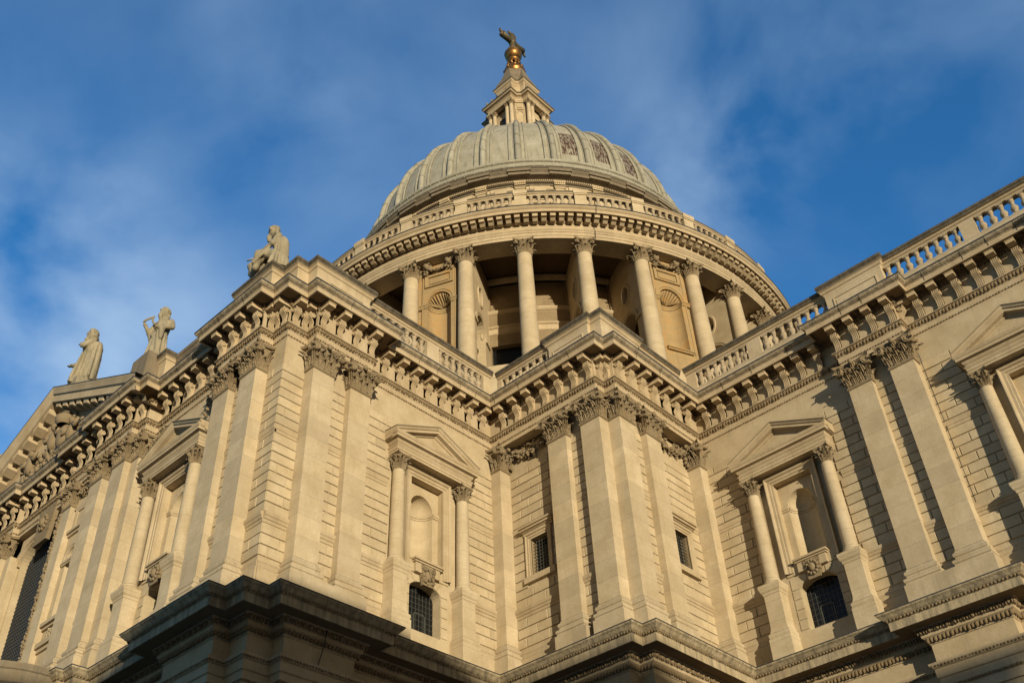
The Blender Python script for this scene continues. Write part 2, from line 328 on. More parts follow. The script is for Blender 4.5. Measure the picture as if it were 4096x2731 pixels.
def round_capital(R, H, nleaf=8, vol=None):
    """origin: axis at the neck"""
    mb = MB(); vol = vol or R * .36
    mb.lathe([(R * .98, -.06 * H), (R * 1.07, -.04 * H), (R * 1.07, .02 * H), (R * .98, .04 * H)], seg=20)
    mb.lathe([(R * .95, .03 * H), (R * .97, .6 * H), (R * 1.1, .8 * H), (R * 1.25, .88 * H)], seg=16)
    for i in range(nleaf):
        a = 2 * pi * i / nleaf; leaf(mb, (R * .95 * sin(a), R * .95 * cos(a), .03 * H), a, R * .66, H * .38, 1.7)
        a += pi / nleaf; leaf(mb, (R * .95 * sin(a), R * .95 * cos(a), .06 * H), a, R * .60, H * .64, 1.55)
    for i in range(4):
        a = pi / 4 + i * pi / 2; leaf(mb, (R * sin(a), R * cos(a), .35 * H), a, R * .5, H * .45, 1.6)
        volute(mb, (R * 1.48 * sin(a), R * 1.48 * cos(a), .74 * H), a + pi / 2, vol, vol * .8)
        mb.tube([(R * sin(a + .25), R * cos(a + .25), .55 * H), (R * 1.28 * sin(a), R * 1.28 * cos(a), .85 * H)], R * .08, 5)
        b = i * pi / 2; mb.ball((R * 1.16 * sin(b), R * 1.16 * cos(b), .90 * H), (R * .22, R * .22, R * .22), 8, 5); leaf(mb, (R * 1.0 * sin(b), R * 1.0 * cos(b), .6 * H), b, R * .5, H * .28, 1.)
    # concave square abacus
    hw = R * 1.52; n = 6
    poly = []
    for k in range(4):
        for i in range(n):
            t = -1 + 2 * i / n; x = t * hw; y = -hw + (1 - t * t) * R * .42; c_, s_ = cos(k * pi / 2), sin(k * pi / 2); poly.append((x * c_ - y * s_, x * s_ + y * c_))
    for za, zb, kk in ((.88, .94, .95), (.94, 1.0, 1.0)):
        a = [mb.av((x * kk, y * kk, za * H)) for x, y in poly]; b = [mb.av((x * kk, y * kk, zb * H)) for x, y in poly]
        mb.af(a[::-1]); mb.af(b); m = len(poly)
        for i in range(m): j = (i + 1) % m; mb.af((a[i], a[j], b[j], b[i]))
    return mb
def console():
    """scroll bracket, origin on the frieze at its top; block and cap above"""
    mb = MB()
    poly = [(0, -.98), (.11, -.98), (.16, -.93), (.17, -.84), (.13, -.72), (.11, -.6), (.13, -.48), (.19, -.38), (.27, -.30), (.33, -.21), (.34, -.11), (.29, -.02), (0, -.02)]
    mb.prismx(poly, -.15, .15)
    for u in (-.125, -.042, .042, .125):
        p2 = [(y + (.05 if y > 0 else 0), z) for y, z in poly]; mb.prismx(p2, u - .025, u + .025)
    for sg in (-1, 1): volute(mb, (sg * .17, .21, -.18), sg * pi / 2, .15, .05); volute(mb, (sg * .17, .09, -.87), sg * pi / 2, .08, .04)
    for i in range(4): mb.ball((-.13 + i * .087, .33, -.01), (.05, .05, .055), 6, 4)
    return mb
def modillion():
    mb = MB()
    mb.box(-.2, .2, 0, .72, .04, .22, .1); mb.box(-.225, .225, 0, .75, .22, .255, .2); mb.box(-.19, .19, 0, .70, .255, .40, 1.)
    for i in range(5): mb.ball((-.18 + i * .09, .72, .33), (.04, .05, .06), 6, 4)
    for i in range(6):
        for sg in (-1, 1): mb.ball((sg * .2, .66 - i * .12, .33), (.045, .05, .06), 6, 4)
    return mb
def rosette():
    mb = MB()
    for i in range(6): a = i * pi / 3; mb.ball((.09 * cos(a), .09 * sin(a), -.03), (.07, .07, .04), 6, 4)
    mb.ball((0, 0, -.06), .06, 6, 4)
    mb.box(-.2, .2, .2, .24, -.05, .02); mb.box(-.2, .2, -.24, -.2, -.05, .02)
    return mb
def baluster(H=1.1, r=.19):
    mb = MB(); k = r / .19
    mb.box(-.17 * k, .17 * k, -.17 * k, .17 * k, 0, .1 * H); mb.box(-.17 * k, .17 * k, -.17 * k, .17 * k, .9 * H, H)
    p = [(.12, .1), (.165, .13), (.165, .17), (.11, .2), (.13, .24), (.195, .32), (.21, .4), (.18, .48), (.13, .56), (.10, .64), (.10, .70), (.12, .76), (.15, .78), (.15, .82), (.12, .85), (.17, .9)]
    mb.lathe([(a * k, b * H) for a, b in p], seg=10)
    return mb
def band(mb, path, o, z, sp, r, seg=6, rings=4, closed=False):
    """row of carved eggs / leaves along a moulding"""
    P_ = [Vector(p) for p in path]; n = len(P_)
    def nrm(a, b): d = (b - a).normalized(); return Vector((d.y, -d.x))
    Q = []
    for i in range(n):
        n1 = nrm(P_[max(i - 1, 0)], P_[max(i, 1)]); n2 = nrm(P_[min(i, n - 2)], P_[min(i + 1, n - 1)]); m = (n1 + n2) / max(.2, 1 + n1.dot(n2)); Q.append(P_[i] + m * o)
    for i in range(n - 1):
        a, b = Q[i], Q[i + 1]; Ln = (b - a).length; k = max(1, round(Ln / sp)); d = (b - a).normalized(); M = Matrix(((d.x, d.y, 0), (d.y, -d.x, 0), (0, 0, 1))).transposed()
        M = Matrix(((d.x, d.y, 0), (d.y, -d.x, 0), (0, 0, 1)))
        if (b - a).dot(P_[i + 1] - P_[i]) <= 0: continue
        for j in range(k):
            c = a + (b - a) * (j + .5 + rnd(-.08, .08)) / k; q = rnd(.8, 1.15); mb.ball((c.x, c.y, z + rnd(-.01, .01)), (r[0] * q, r[1] * rnd(.75, 1.1), r[2] * q), seg, rings, rot=M)
def ashlar(F, s0, s1, n, z0, zc=-.1, ztop=9.6, excl=(), plain=(), lo=.14, hi=10.95, seed=0, bl=1.32):
    """rusticated wall: backing sheet with holes + raised blocks with V joints"""
    mb = MB(FR[F][0]); rg = random.Random(seed + int(s0 * 10)); hC = .485
    cs = sorted({s0, s1, *[c for e in excl for c in e[:2] if s0 < c < s1]}); cz = sorted({z0, hi, *[c for e in excl for c in e[2:4] if z0 < c < hi]})
    for a, b in zip(cs, cs[1:]):
        for c, d in zip(cz, cz[1:]):
            ms, mz = (a + b) / 2, (c + d) / 2
            if any(e[0] < ms < e[1] and e[2] < mz < e[3] for e in excl): continue
            mb.quad((b, n, c), (a, n, c), (a, n, d), (b, n, d), tone=.35)
    i = 0; z = zc; g = .036; t = .05
    while z < ztop - .1:
        iv = [(s0, s1)]
        for e in list(excl) + list(plain):
            if e[2] < z + hC - .05 and e[3] > z + .05:
                nv = []
                for a, b in iv:
                    if e[1] <= a or e[0] >= b: nv.append((a, b)); continue
                    if e[0] - a > .12: nv.append((a, e[0]))
                    if b - e[1] > .12: nv.append((e[1], b))
                iv = nv
        off = (i % 2) * bl / 2 + rg.uniform(-.05, .05)
        for a, b in iv:
            x = math.floor((a - off) / bl) * bl + off; cuts = [a]
            while x < b:
                xx = x + rg.uniform(-.08, .08)
                if a + .3 < xx < b - .3: cuts.append(xx)
                x += bl
            cuts.append(b)
            for p, q in zip(cuts, cuts[1:]):
                tn = min(1, max(0, rg.gauss(.3, .26))); h = lo * .42 + rg.uniform(-.006, .006)
                la = g if p != a else .0; lb = g if q != b else .0
                o_ = [(p + la * .3, z + g * .3), (q - lb * .3, z + g * .3), (q - lb * .3, z + hC - g * .3), (p + la * .3, z + hC - g * .3)]
                i_ = [(p + la * .9, z + g * .9), (q - lb * .9, z + g * .9), (q - lb * .9, z + hC - g * .9), (p + la * .9, z + hC - g * .9)]
                A = [mb.av((s, n + .002, zz)) for s, zz in o_]; B = [mb.av((s, n + h, zz)) for s, zz in i_]
                # local frame (s,n,z): outward +n ; order so that normals face out
                mb.af((B[1], B[0], B[3], B[2]), tone=tn)
                for u in range(4): w_ = (u + 1) % 4; mb.af((A[w_], A[u], B[u], B[w_]), tone=tn)
        z += hC; i += 1
    return mb
def arch_panel(mb, c, half, z0, z1, rx, rz, zs, n, seg=12, tone=.3, zo=None):
    """flat wall with an arched opening; rectangle c+-half, z0..z1 ; opening from zo up"""
    zo = z0 if zo is None else zo
    mb.quad((c - rx, n, z0), (c - half, n, z0), (c - half, n, z1), (c - rx, n, z1), tone=tone); mb.quad((c + half, n, z0), (c + rx, n, z0), (c + rx, n, z1), (c + half, n, z1), tone=tone)
    if zo > z0: mb.quad((c + rx, n, z0), (c - rx, n, z0), (c - rx, n, zo), (c + rx, n, zo), tone=tone)
    A = [(c - rx * cos(pi * i / seg), zs + rz * sin(pi * i / seg)) for i in range(seg + 1)]
    for (xa, za), (xb, zb) in zip(A, A[1:]): mb.quad((xb, n, zb), (xa, n, za), (xa, n, z1), (xb, n, z1), tone=tone)
def reveal(mb, c, z0, rx, rz, zs, n0, n1, seg=12, sill=True, tone=.3):
    """inner faces of an arched opening from n0 (front) back to n1"""
    A = [(c - rx, z0)] + [(c - rx * cos(pi * i / seg), zs + rz * sin(pi * i / seg)) for i in range(seg + 1)] + [(c + rx, z0)]
    for (xa, za), (xb, zb) in zip(A, A[1:]): mb.quad((xa, n1, za), (xb, n1, zb), (xb, n0, zb), (xa, n0, za), tone=tone)
    if sill: mb.quad((c - rx, n0, z0), (c + rx, n0, z0), (c + rx, n1, z0), (c - rx, n1, z0), tone=tone)
def niche(mb, c, z0, r, zs, n, seg=12, dk=1., shell=0):
    """half-round niche with quarter-sphere head"""
    rows = []
    for z in (z0, zs): rows.append([(c - r * cos(pi * i / seg), n - dk * r * sin(pi * i / seg), z) for i in range(seg + 1)])
    mb.grid(rows, True); rows = []
    for k in range(8):
        p = k / 7 * pi / 2; row = []
        for i in range(seg + 1):
            a = pi * i / seg; q = 1.0
            if shell: q = 1 - .10 * (i % 2)
            row.append((c - r * q * cos(a) , n - dk * r * q * sin(a) * cos(p), zs + r * q * sin(a) * sin(p)))
        rows.append(row)
    mb.grid(rows, not shell)
    mb.af([mb.av((c - r * cos(pi * i / seg), n - dk * r * sin(pi * i / seg), z0)) for i in range(seg + 1)])
def archivolt(mb, c, zs, r0, r1, n0, n1, seg=14, rk=1.):
    """raised moulding round an arch"""
    P0 = [(r0, n0), (r0, n0 + (n1 - n0) * .6), (r0 + (r1 - r0) * .4, n0 + (n1 - n0) * .6), (r0 + (r1 - r0) * .45, n1), (r1, n1), (r1, n0)]
    rows = [[(c - r * cos(pi * i / seg), n, zs + rk * r * sin(pi * i / seg)) for r, n in P0] for i in range(seg + 1)]
    mb.grid(rows, False)
def frame_rect(mb, c, hi, ho, z0, z1, zo0, zo1, prof):
    """rectangular architrave on 3 sides (left, top, right): prof list of (t, n) t 0=inner 1=outer"""
    rows = []
    for sx, top in ((-1, 0), (-1, 1), (1, 1), (1, 0)):
        rows.append([(c + sx * (hi + (ho - hi) * t), n, (z1 + (zo1 - z1) * t) if top else z0) for t, n in prof])
    mb.grid(rows, False)
# ================================================================== CATHEDRAL BODY
CA = thing('cathedral', 'pale stone cathedral with giant pilasters, blind windows and stepped cornices, below the dome', 'cathedral', (0, 0, -22))
D_ = .7
# contour of pilaster fronts / wall planes in plan, west to east, outward = right hand
X0 = -45
south = [(X0, -22.06), (-31.3, -22.06), (-31.3, -22.4), (-27.94, -22.4), (-27.94, -22.06), (-24.7, -22.06), (-24.7, -21.71), (-18.1, -21.71), (-18.1, -22.06), (-14.86, -22.06), (-14.86, -22.4), (-11.5, -22.4),
         (-11.5, -22.06), (-10.78, -22.06), (-10.78, YS), (-4.43, YS), (-4.43, YS - D_), (-1.12, YS - D_), (-1.12, YS), (0, YS)]
te = [(0, -20.24), (D_, -20.24), (D_, -16.88), (0, -16.88), (0, -BQ - D_)]
bas = [(BQ, -BQ - D_), (BQ, -BQ), (BQ + D_, -BQ), (BQ + D_, 0)]
ch = [(16.88, 0), (16.88, -D_), (20.24, -D_), (20.24, 0), (29.05, 0), (29.05, -D_), (32.4, -D_), (32.4, 0), (48, 0)]
FULL = south + te + bas + ch
ENT = [(-.6, 10.95), (0, 10.95), (0, 11.16), (.03, 11.17), (.05, 11.2), (.03, 11.235), (.035, 11.5), (.07, 11.53), (.1, 11.62), (.12, 11.78), (.2, 11.8), (.2, 11.84), (0, 11.86), (0, 12.9), (.05, 12.95), (.07, 13.05), (.14, 13.1), (.2, 13.26),
       (.78, 13.27), (.79, 13.13), (.87, 13.13), (.87, 13.40), (.89, 13.41), (.9, 13.45), (.95, 13.47), (1.02, 13.52), (1.055, 13.58), (1.06, 13.65)]
LED = [(-.8, -5.75), (-.08, -5.75), (-.08, -5.5), (0, -5.48), (0, -5.12), (.05, -5.08), (.06, -5.0), (.06, -4.72), (.12, -4.68), (.13, -4.6), (.13, -4.34), (.2, -4.3), (.27, -4.2), (.28, -4.12), (0, -4.04), (0, -3.34), (.04, -3.32), (.08, -3.16), (.16, -3.08), (.22, -3.04), (.23, -2.92), (.28, -2.9),
       (.34, -2.76), (.42, -2.68), (.99, -2.66), (1.0, -2.72), (1.05, -2.72), (1.05, -2.37), (1.1, -2.35), (1.12, -2.3), (1.15, -2.28), (1.2, -2.24), (1.28, -2.14), (1.35, -2.08), (1.37, -2.02)]
splits = {'south_transept': FULL[:len(south)] , 'rest': None}
k_ = [i for i, p in enumerate(ENT) if p == (.87, 13.40)][0]
i_ = [i for i, p in enumerate(ENT) if p == (.14, 13.1)][0]; j_ = [i for i, p in enumerate(ENT) if p == (.79, 13.13)][0]
mb = MB(); mb.sweep(FULL, ENT[:i_ + 1] + [(-.6, 13.10)], tone=.3); mb.sweep(FULL, ENT[j_:k_ + 1] + [(.79, 13.38)], tone=.3); ent = obj('cornice', mb, M_mould, CA)
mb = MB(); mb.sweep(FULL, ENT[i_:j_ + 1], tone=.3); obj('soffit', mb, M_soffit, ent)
mb = MB(); mb.sweep(FULL, ENT[k_:], tone=.3); obj('cyma', mb, M_cyma, ent)
mb = MB()          # butt joints of the cyma stones
for (xa, ya), (xb, yb) in zip(FULL, FULL[1:]):
    Ln = math.hypot(xb - xa, yb - ya); d = Vector(((xb - xa) / Ln, (yb - ya) / Ln)); nn = Vector((d.y, -d.x)); q = rnd(.6, 1.4)
    while q < Ln - .3:
        if -30 < xa < 34:
            p = Vector((xa, ya)) + d * q; mb.tube([(p.x + nn.x * o, p.y + nn.y * o, z) for o, z in ((.885, 13.2), (.885, 13.41), (.965, 13.475), (1.035, 13.525), (1.075, 13.64))], .012, 4)
        q += rnd(1.1, 2.2)
obj('cyma_joints', mb, M_soot, ent, kind='stuff')
mb = MB(); mb.sweep(FULL, [(1.0, 13.648), (1.085, 13.65), (1.085, 13.715), (-.9, 13.95), (-.9, 13.7)], tone=.3); obj('gutter', mb, M_flash, CA)
k_ = [i for i, p in enumerate(LED) if p == (.99, -2.66)][0]
mb = MB(); mb.sweep(FULL, LED[k_:] + [(-.8, -2.02)], tone=.3); led = obj('ledge', mb, M_ledge, CA)
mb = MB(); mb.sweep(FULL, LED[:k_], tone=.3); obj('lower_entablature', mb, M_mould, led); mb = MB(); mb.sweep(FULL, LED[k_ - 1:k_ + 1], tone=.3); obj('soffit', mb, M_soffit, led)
mb = MB(); mb.sweep(FULL, [(1.28, -2.022), (1.39, -2.02), (1.39, -1.985), (-.8, -1.85), (-.8, -2.0)], tone=.3); obj('ledge_flashing', mb, M_flash, CA)
# carved bands
vis = [p for p in FULL if -30 < p[0] < 33]
def carved(name, o, z, sp, r, mat, parent): m = MB(); band(m, vis, o, z, sp, r); obj(name, m, mat, parent, kind='stuff')
carved('leaf_band', .12, 11.66, .17, (.095, .075, .13), M_band, ent)
carved('bead_band', .045, 11.2, .15, (.06, .035, .035), M_band, ent)
carved('leaf_band', .11, 13.05, .17, (.09, .06, .11), M_band, ent)
carved('egg_band', .33, -2.80, .37, (.10, .09, .13), M_carve, led); carved('dart_band', .33, -2.80, .123, (.045, .07, .14), M_band, led)
carved('leaf_band', .13, -3.17, .17, (.095, .07, .12), M_band, led)
carved('leaf_band', 1.13, -2.30, .15, (.07, .04, .06), M_band, led)
carved('leaf_band', .23, -4.22, .14, (.08, .04, .07), M_band, led)
carved('leaf_band', .05, -5.05, .14, (.08, .04, .06), M_band, led)
# ------------------------------------------------------------ lower storey walls down to the pavement
mb = MB(); mb.sweep(FULL, [(-.3, -22), (-.04, -22), (-.04, -5.7), (-.3, -5.7)]); obj('lower_wall', mb, M_wall, CA)
# ------------------------------------------------------------ walls
BASEP = [(-.3, -2.05), (.10, -2.05), (.10, -.62), (.06, -.58), (.07, -.5), (.09, -.42), (.05, -.34), (.03, -.22), (.0, -.1)]
def mould(F, s0, s1, n, prof, name, mat=None, parent=None, ends=True, M0=0):
    mb = MB(); pts = [(s0, n - .02), (s0, n), (s1, n), (s1, n - .02)] if ends else [(s0, n), (s1, n)]
    q = wp(F, [(s0, n), (s1, n)]); mb.sweep(q, prof); return obj(name, mb, mat or M_mould, parent or CA)
DADO = [(-.05, 1.37), (.03, 1.38), (.05, 1.44), (.05, 1.5), (.10, 1.54), (.12, 1.62), (.17, 1.68), (.18, 1.82), (.05, 1.85), (-.05, 1.87)]
STR = [(-.05, 5.74), (.03, 5.76), (.03, 5.9), (.06, 5.93), (.08, 6.05), (.10, 6.15), (.02, 6.19), (-.05, 6.2)]
TOPS = [(-.05, 9.5), (.02, 9.52), (.05, 9.56), (.05, 9.62), (-.05, 9.66)]
def wall_set(F, s0, s1, n, excl, plain, seed, mz=(), name='ashlar_wall'):
    w = obj(name, ashlar(F, s0, s1, n, -2.1, excl=excl, plain=list(plain) + [(s0, s1, 1.40, 1.80), (s0, s1, 5.76, 6.16)], seed=seed), M_wall, CA)
    mb = MB()
    for prof, z0, z1 in ((BASEP, -2.05, -.1), (DADO, 1.37, 1.87), (STR, 5.74, 6.2), (TOPS, 9.5, 9.66)):
        iv = [(s0, s1)]
        for e in list(excl) + list(mz):
            if e[2] < z1 - .02 and e[3] > z0 + .02: iv = [x for a, b in iv for x in ((a, min(b, e[0])), (max(a, e[1]), b)) if x[1] - x[0] > .05 and x[0] >= a and x[1] <= b] if any(e[0] < b and e[1] > a for a, b in iv) else iv
        for a, b in iv: mb = MB(); mb.sweep(wp(F, [(a, n), (b, n)]), prof); obj('string_course', mb, M_mould, w)
    return w
AC = 12.6   # centre of the blind window
def aed_excl(c, hw=.95, fr=1.42, col=2.07, tight=False):
    """holes (s0,s1,z0,z1) in the ashlar"""
    return [(c - hw - .42, c + hw + .42, -.62, 2.1), (c - fr, c + fr, 2.1, 7.36)]
# ------------------------------------------------------------ blind window with columns (aedicule)
cap_small = round_capital(.27, .88, 8).mesh('capital', M_carve)
def shaft_mesh(r0, r1, H, M_, name='shaft', seg=20, ncourse=4):
    mb = MB(); mb.lathe([(r0 * 1.28, -.30), (r0 * 1.28, -.22)], seg=seg); mb.lathe([(r0 * 1.28, -.22), (r0 * 1.33, -.18), (r0 * 1.3, -.1), (r0 * 1.12, -.08), (r0 * 1.18, -.04), (r0 * 1.12, .02), (r0, .06)], seg=seg)
    for i in range(ncourse):
        a = [(0, 1), (.2, 1), (.4, .995), (.6, .97), (.8, .935), (1, .90)]
        z0, z1 = i / ncourse, (i + 1) / ncourse
        f = lambda t: r0 + (r1 - r0) * t ** 1.6
        mb.lathe([(f(z0 + (z1 - z0) * k / 3), .04 + (H - .04) * (z0 + (z1 - z0) * k / 3)) for k in range(4)], seg=seg, tone=random.random() * .8)
        mb.lathe([(f(z1) + .004, .04 + (H - .04) * z1 - .012), (f(z1) - .02, .04 + (H - .04) * z1), (f(z1) + .002, .04 + (H - .04) * z1 + .012)], seg=seg, tone=1)
    return mb.mesh(name, M_)
sh_small = shaft_mesh(.335, .29, 4.55, M_smooth)
def cartouche(w, h, kind):
    mb = MB(); rg = random.Random(kind)
    mb.prism([(-w * .36, -h * .5), (w * .36, -h * .5), (w * .5, h * .5), (-w * .5, h * .5)][::-1], -.02, .16)
    if kind % 2:
        mb.ball((0, .22, .05 * h), (.17, .15, .22), 10, 7)                       # head in a wreath of leaves
        for a in range(11): t = a / 11 * 2 * pi; mb.ball((.27 * cos(t), .2, .05 * h + .31 * sin(t)), (.09, .08, .09), 6, 4)
        mb.ball((.06, .36, .07), .035, 5, 4); mb.ball((-.06, .36, .07), .035, 5, 4); mb.ball((0, .38, .0), (.03, .05, .06), 5, 4)
    else:
        mb.ball((0, .17, .02), (.22, .12, .28), 10, 7)
        for sg in (-1, 1):
            mb.tube([(sg * .12, .3, -.25), (-sg * .14, .32, .3)], .03, 5); volute(mb, (sg * .27, .2, h * .3), 0, .13, .1); volute(mb, (sg * .24, .2, -h * .3), 0, .11, .1)
        for a in range(9): t = a / 9 * 2 * pi; mb.ball((.3 * cos(t), .18, .36 * sin(t)), (.08, .07, .08), 6, 4)
    for sg in (-1, 1):
        for i in range(4): leaf(mb, (sg * w * .32, .08, -h * .42 + i * h * .22), sg * .9, .2, .28, 1.2)
    return mb
def aedicule(F, c, kind, ww=.95, name='blind_window', half=2.07, dz=0, glz='window'):
    T = FR[F][0]; A = None
    mb = MB(T)          # surround wall pieces
    # lower window wall
    arch_panel(mb, c, ww + .42, -.62, 2.1, ww, .48, 1.27, .0, tone=.2); reveal(mb, c, -.62, ww, .48, 1.27, 0, -.55)
    # voussoir blocks round the window
    for sg in (-1, 1):
        for k in range(4):
            z = -.55 + k * .485
            mb.box(c + sg * (ww + .015) if sg > 0 else c - ww - .40, c + ww + .40 if sg > 0 else c - ww - .015, 0, .035, z + .02, z + .465, rnd(.1, .6))
        q = [(ww + .02, 1.40), (ww + .40, 1.40), (ww + .40, 1.95), (ww - .02, 1.98), (ww - .28, 1.62)]
        P_ = [(c + sg * a, z) for a, z in (q if sg < 0 else q[::-1])]; mb.prism(P_, 0, .035, .3)
        q = [(.5, 1.72), (ww - .3, 1.64), (ww - .07, 2.0), (.52, 2.0)]
        mb.prism([(c + sg * a, z) for a, z in (q if sg < 0 else q[::-1])], 0, .035, .15)
    # blind recess wall
    mb.box(c - 1.42, c + 1.42, 0, .05, 2.08, 2.66, .15)
    arch_panel(mb, c, 1.06, 2.66, 6.99, .70, .70, 5.76, -.32, tone=.2); niche(mb, c, 2.66, .70, 5.76, -.32)
    for a, b in ((-1.06, -.70), (.70, 1.06)):       # imposts
        mb.box(c + a, c + b, -.32, -.24, 5.62, 5.76); mb.box(c + a, c + b, -.32, -.27, 5.52, 5.62)
    for (a, za), (b, zb) in (((-1.06, 2.66), (-1.06, 6.99)), ((1.06, 6.99), (1.06, 2.66))): mb.quad((c + a, .1, za), (c + a, -.32, za), (c + b, -.32, zb), (c + b, .1, zb))
    mb.quad((c - 1.06, .1, 6.99), (c - 1.06, -.32, 6.99), (c + 1.06, -.32, 6.99), (c + 1.06, .1, 6.99)); mb.quad((c - 1.06, -.32, 2.66), (c - 1.06, .1, 2.66), (c + 1.06, .1, 2.66), (c + 1.06, -.32, 2.66))
    A = obj(name, mb, M_wall, CA)
    m = MB(T); frame_rect(m, c, 1.04, 1.42, 2.2, 6.97, 0, 7.36, [(0, -.02), (0, .1), (.3, .1), (.34, .14), (.68, .14), (.74, .2), (.9, .24), (1, .24), (1, -.02)]); obj('architrave_frame', m, M_mould, A)
    m = MB(T); m.box(c - .82, c + .82, 0, .26, 2.52, 2.60); m.box(c - .88, c + .88, 0, .34, 2.60, 2.70); m.box(c - .74, c + .74, 0, .2, 2.06, 2.52); obj('niche_sill', m, M_mould, A)
    m = cartouche(.86, .95, kind); o = obj('keystone', m, M_carve, A, IM(F, c, .08, 1.98))
    # impost ring inside niche
    m = MB(T)
    for r, z0, z1 in ((.64, 5.6, 5.76), (.67, 5.5, 5.6)):
        rows = [[(c - r * cos(pi * i / 12), -.32 - r * sin(pi * i / 12), z) for i in range(13)] for z in (z0, z1)]; m.grid(rows, True)
        m.grid([[(c - rr * cos(pi * i / 12), -.32 - rr * sin(pi * i / 12), z0) for i in range(13)] for rr in (.70, r)], False)
    obj('impost', m, M_mould, A)
    # pedestals + columns
    for sg in (-1, 1):
        s = c + sg * half
        m = MB(); PD = [(-.2, -2.05), (.14, -2.05), (.14, -.78), (.1, -.75), (.13, -.66), (.12, -.55), (.06, -.5), (.02, -.36), (0, -.2), (0, 1.3), (.03, 1.33), (.04, 1.42), (.1, 1.5), (.13, 1.62), (.15, 1.66), (.15, 1.80), (.05, 1.86), (-.1, 1.9), (-.2, 1.9)]
        m.sweep(wp(F, [(s - .41, 0), (s - .41, .70), (s + .41, .70), (s + .41, 0)]), PD, tone=.25); x = MB(T); x.box(s - .42, s + .42, 0, .72, 1.80, 1.88); m.merge(x)
        obj('column_pedestal', m, M_smooth, A)
        co = obj('shaft', sh_small, M_smooth, A, IM(F, s, .34, 2.06)); co.name = 'column_shaft'
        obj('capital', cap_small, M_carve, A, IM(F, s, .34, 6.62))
    # entablature + pediment
    hw = half + .36; m = MB()
    EN = [(-.3, 7.5), (0, 7.5), (0, 7.62), (.03, 7.63), (.03, 7.76), (.06, 7.8), (.09, 7.86), (0, 7.88), (0, 7.98), (.03, 8.0), (.08, 8.08), (.1, 8.14), (.26, 8.17), (.27, 8.3), (.3, 8.32), (.34, 8.42), (.35, 8.46), (-.4, 8.5)]
    m.sweep(wp(F, [(c - hw, 0), (c - hw, .62), (c + hw, .62), (c + hw, 0)]), EN, tone=.25)
    x = MB(T); x.quad((c - hw, 0, 7.502), (c - hw, .6, 7.502), (c + hw, .6, 7.502), (c + hw, 0, 7.502)); m.merge(x)
    obj('entablature', m, M_mould, A)
    m = MB(T); ap = 9.62; bz = 8.42; hh = hw + .33
    m.prism([(c - hh + .2, bz), (c + hh - .2, bz), (c, ap - .1)][::-1] if T.to_3x3().determinant() > 0 else [(c - hh + .2, bz), (c, ap - .1), (c + hh - .2, bz)], 0, .5, .2)
    sl = (ap - bz) / hh
    for sg in (-1, 1):
        rows = []
        # raking cornice: closed section swept from the eaves to the apex
        sec = [(.5, -.34), (.58, -.30), (.6, -.22), (.80, -.19), (.81, -.06), (.86, -.03), (.9, .05), (.93, .10), (.0, .18), (.0, -.34)]
        for sx in (hh, 0.): rows.append([(c + sg * (sx), n, bz + (hh - sx) * sl + dzz + .12) for n, dzz in sec])
        ids = m.grid(rows, False, True); m.af(ids[0])
    obj('pediment', m, M_cope if 0 else M_mould, A)
    m = MB(T)
    for sg in (-1, 1):
        for n0, n1, dz0, dz1 in ((.0, .95, .1, .2),):
            rows = [[(c + sg * sx, n, bz + (hh - sx) * sl + d + .12) for n, d in ((.94, .09), (.95, .13), (0, .22))] for sx in (hh + .03, 0)]
            m.grid(rows, False)
    obj('pediment_capping', m, M_cope, A)
    # glazing
    g = MB(T); g.quad((c + ww, -.5, -.62), (c - ww, -.5, -.62), (c - ww, -.5, 1.8), (c + ww, -.5, 1.8)); gl = obj('window_pane', g, M_glass, A)
    g = MB(T); k = 9
    for i in range(1, k): x = c - ww + 2 * ww * i / k; g.box(x - .01, x + .01, -.5, -.48, -.62, 1.75)
    for i in range(1, 10): z = -.62 + i * .26; g.box(c - ww, c + ww, -.5, -.475, z - .01, z + .01)
    g.box(c - .45, c - .40, -.5, -.45, -.62, .5); g.box(c + .2, c + .25, -.5, -.45, -.62, .5); g.box(c - .45, c + .25, -.5, -.45, .45, .5)
    obj('glazing_bars', g, M_lead_bar, gl)
    return A
AEX = lambda c: [(c - 1.37, c + 1.37, -.62, 2.1), (c - 1.42, c + 1.42, 2.1, 7.36)]
APL = lambda c, h=2.07: [(c - h - .42, c + h + .42, -2, 1.9), (c - h - .3, c + h + .3, 1.9, 7.5), (c - h - .6, c + h + .6, 7.5, 8.6), (c - 1.5, c + 1.5, 8.6, 9.4)]
wall_set('CH', 7.5, 16.9, 0, AEX(AC), APL(AC), 1, [(AC - 2.5, AC + 2.5, -3, 7)])
aedicule('CH', AC, 1)
c2 = 20.24 + 4.4
wall_set('CH', 20.2, 29.1, 0, AEX(c2), APL(c2), 2, [(c2 - 2.5, c2 + 2.5, -3, 7)])
aedicule('CH', c2, 1)
wall_set('TE', 7.2, 16.9, 0, AEX(AC), APL(AC), 3, [(AC - 2.5, AC + 2.5, -3, 7)])
aedicule('TE', AC, 2)
c3 = 7.55
wall_set('TS', 4.4, 10.8, 0, AEX(c3), APL(c3, 1.95), 4, [(c3 - 2.4, c3 + 2.4, -3, 7)])
aedicule('TS', c3, 1, half=1.95)
# plain walls: quoin of the transept, panels between pilasters
wall_set('TS', -.03, 1.2, 0, (), (), 5); wall_set('TE', 20.2, 21.39, 0, (), (), 6)
for F, a, b in (('CH', 18.0, 19.1), ('CH', 30.2, 31.3), ('TE', 18.0, 19.1), ('TS', 2.3, 3.3), ('BS', 5.0, 6.15), ('BE', 5.0, 6.15)): wall_set(F, a, b, .28, (), (), 7)
wall_set('TS', 12.6, 13.7, .5, (), (), 8)
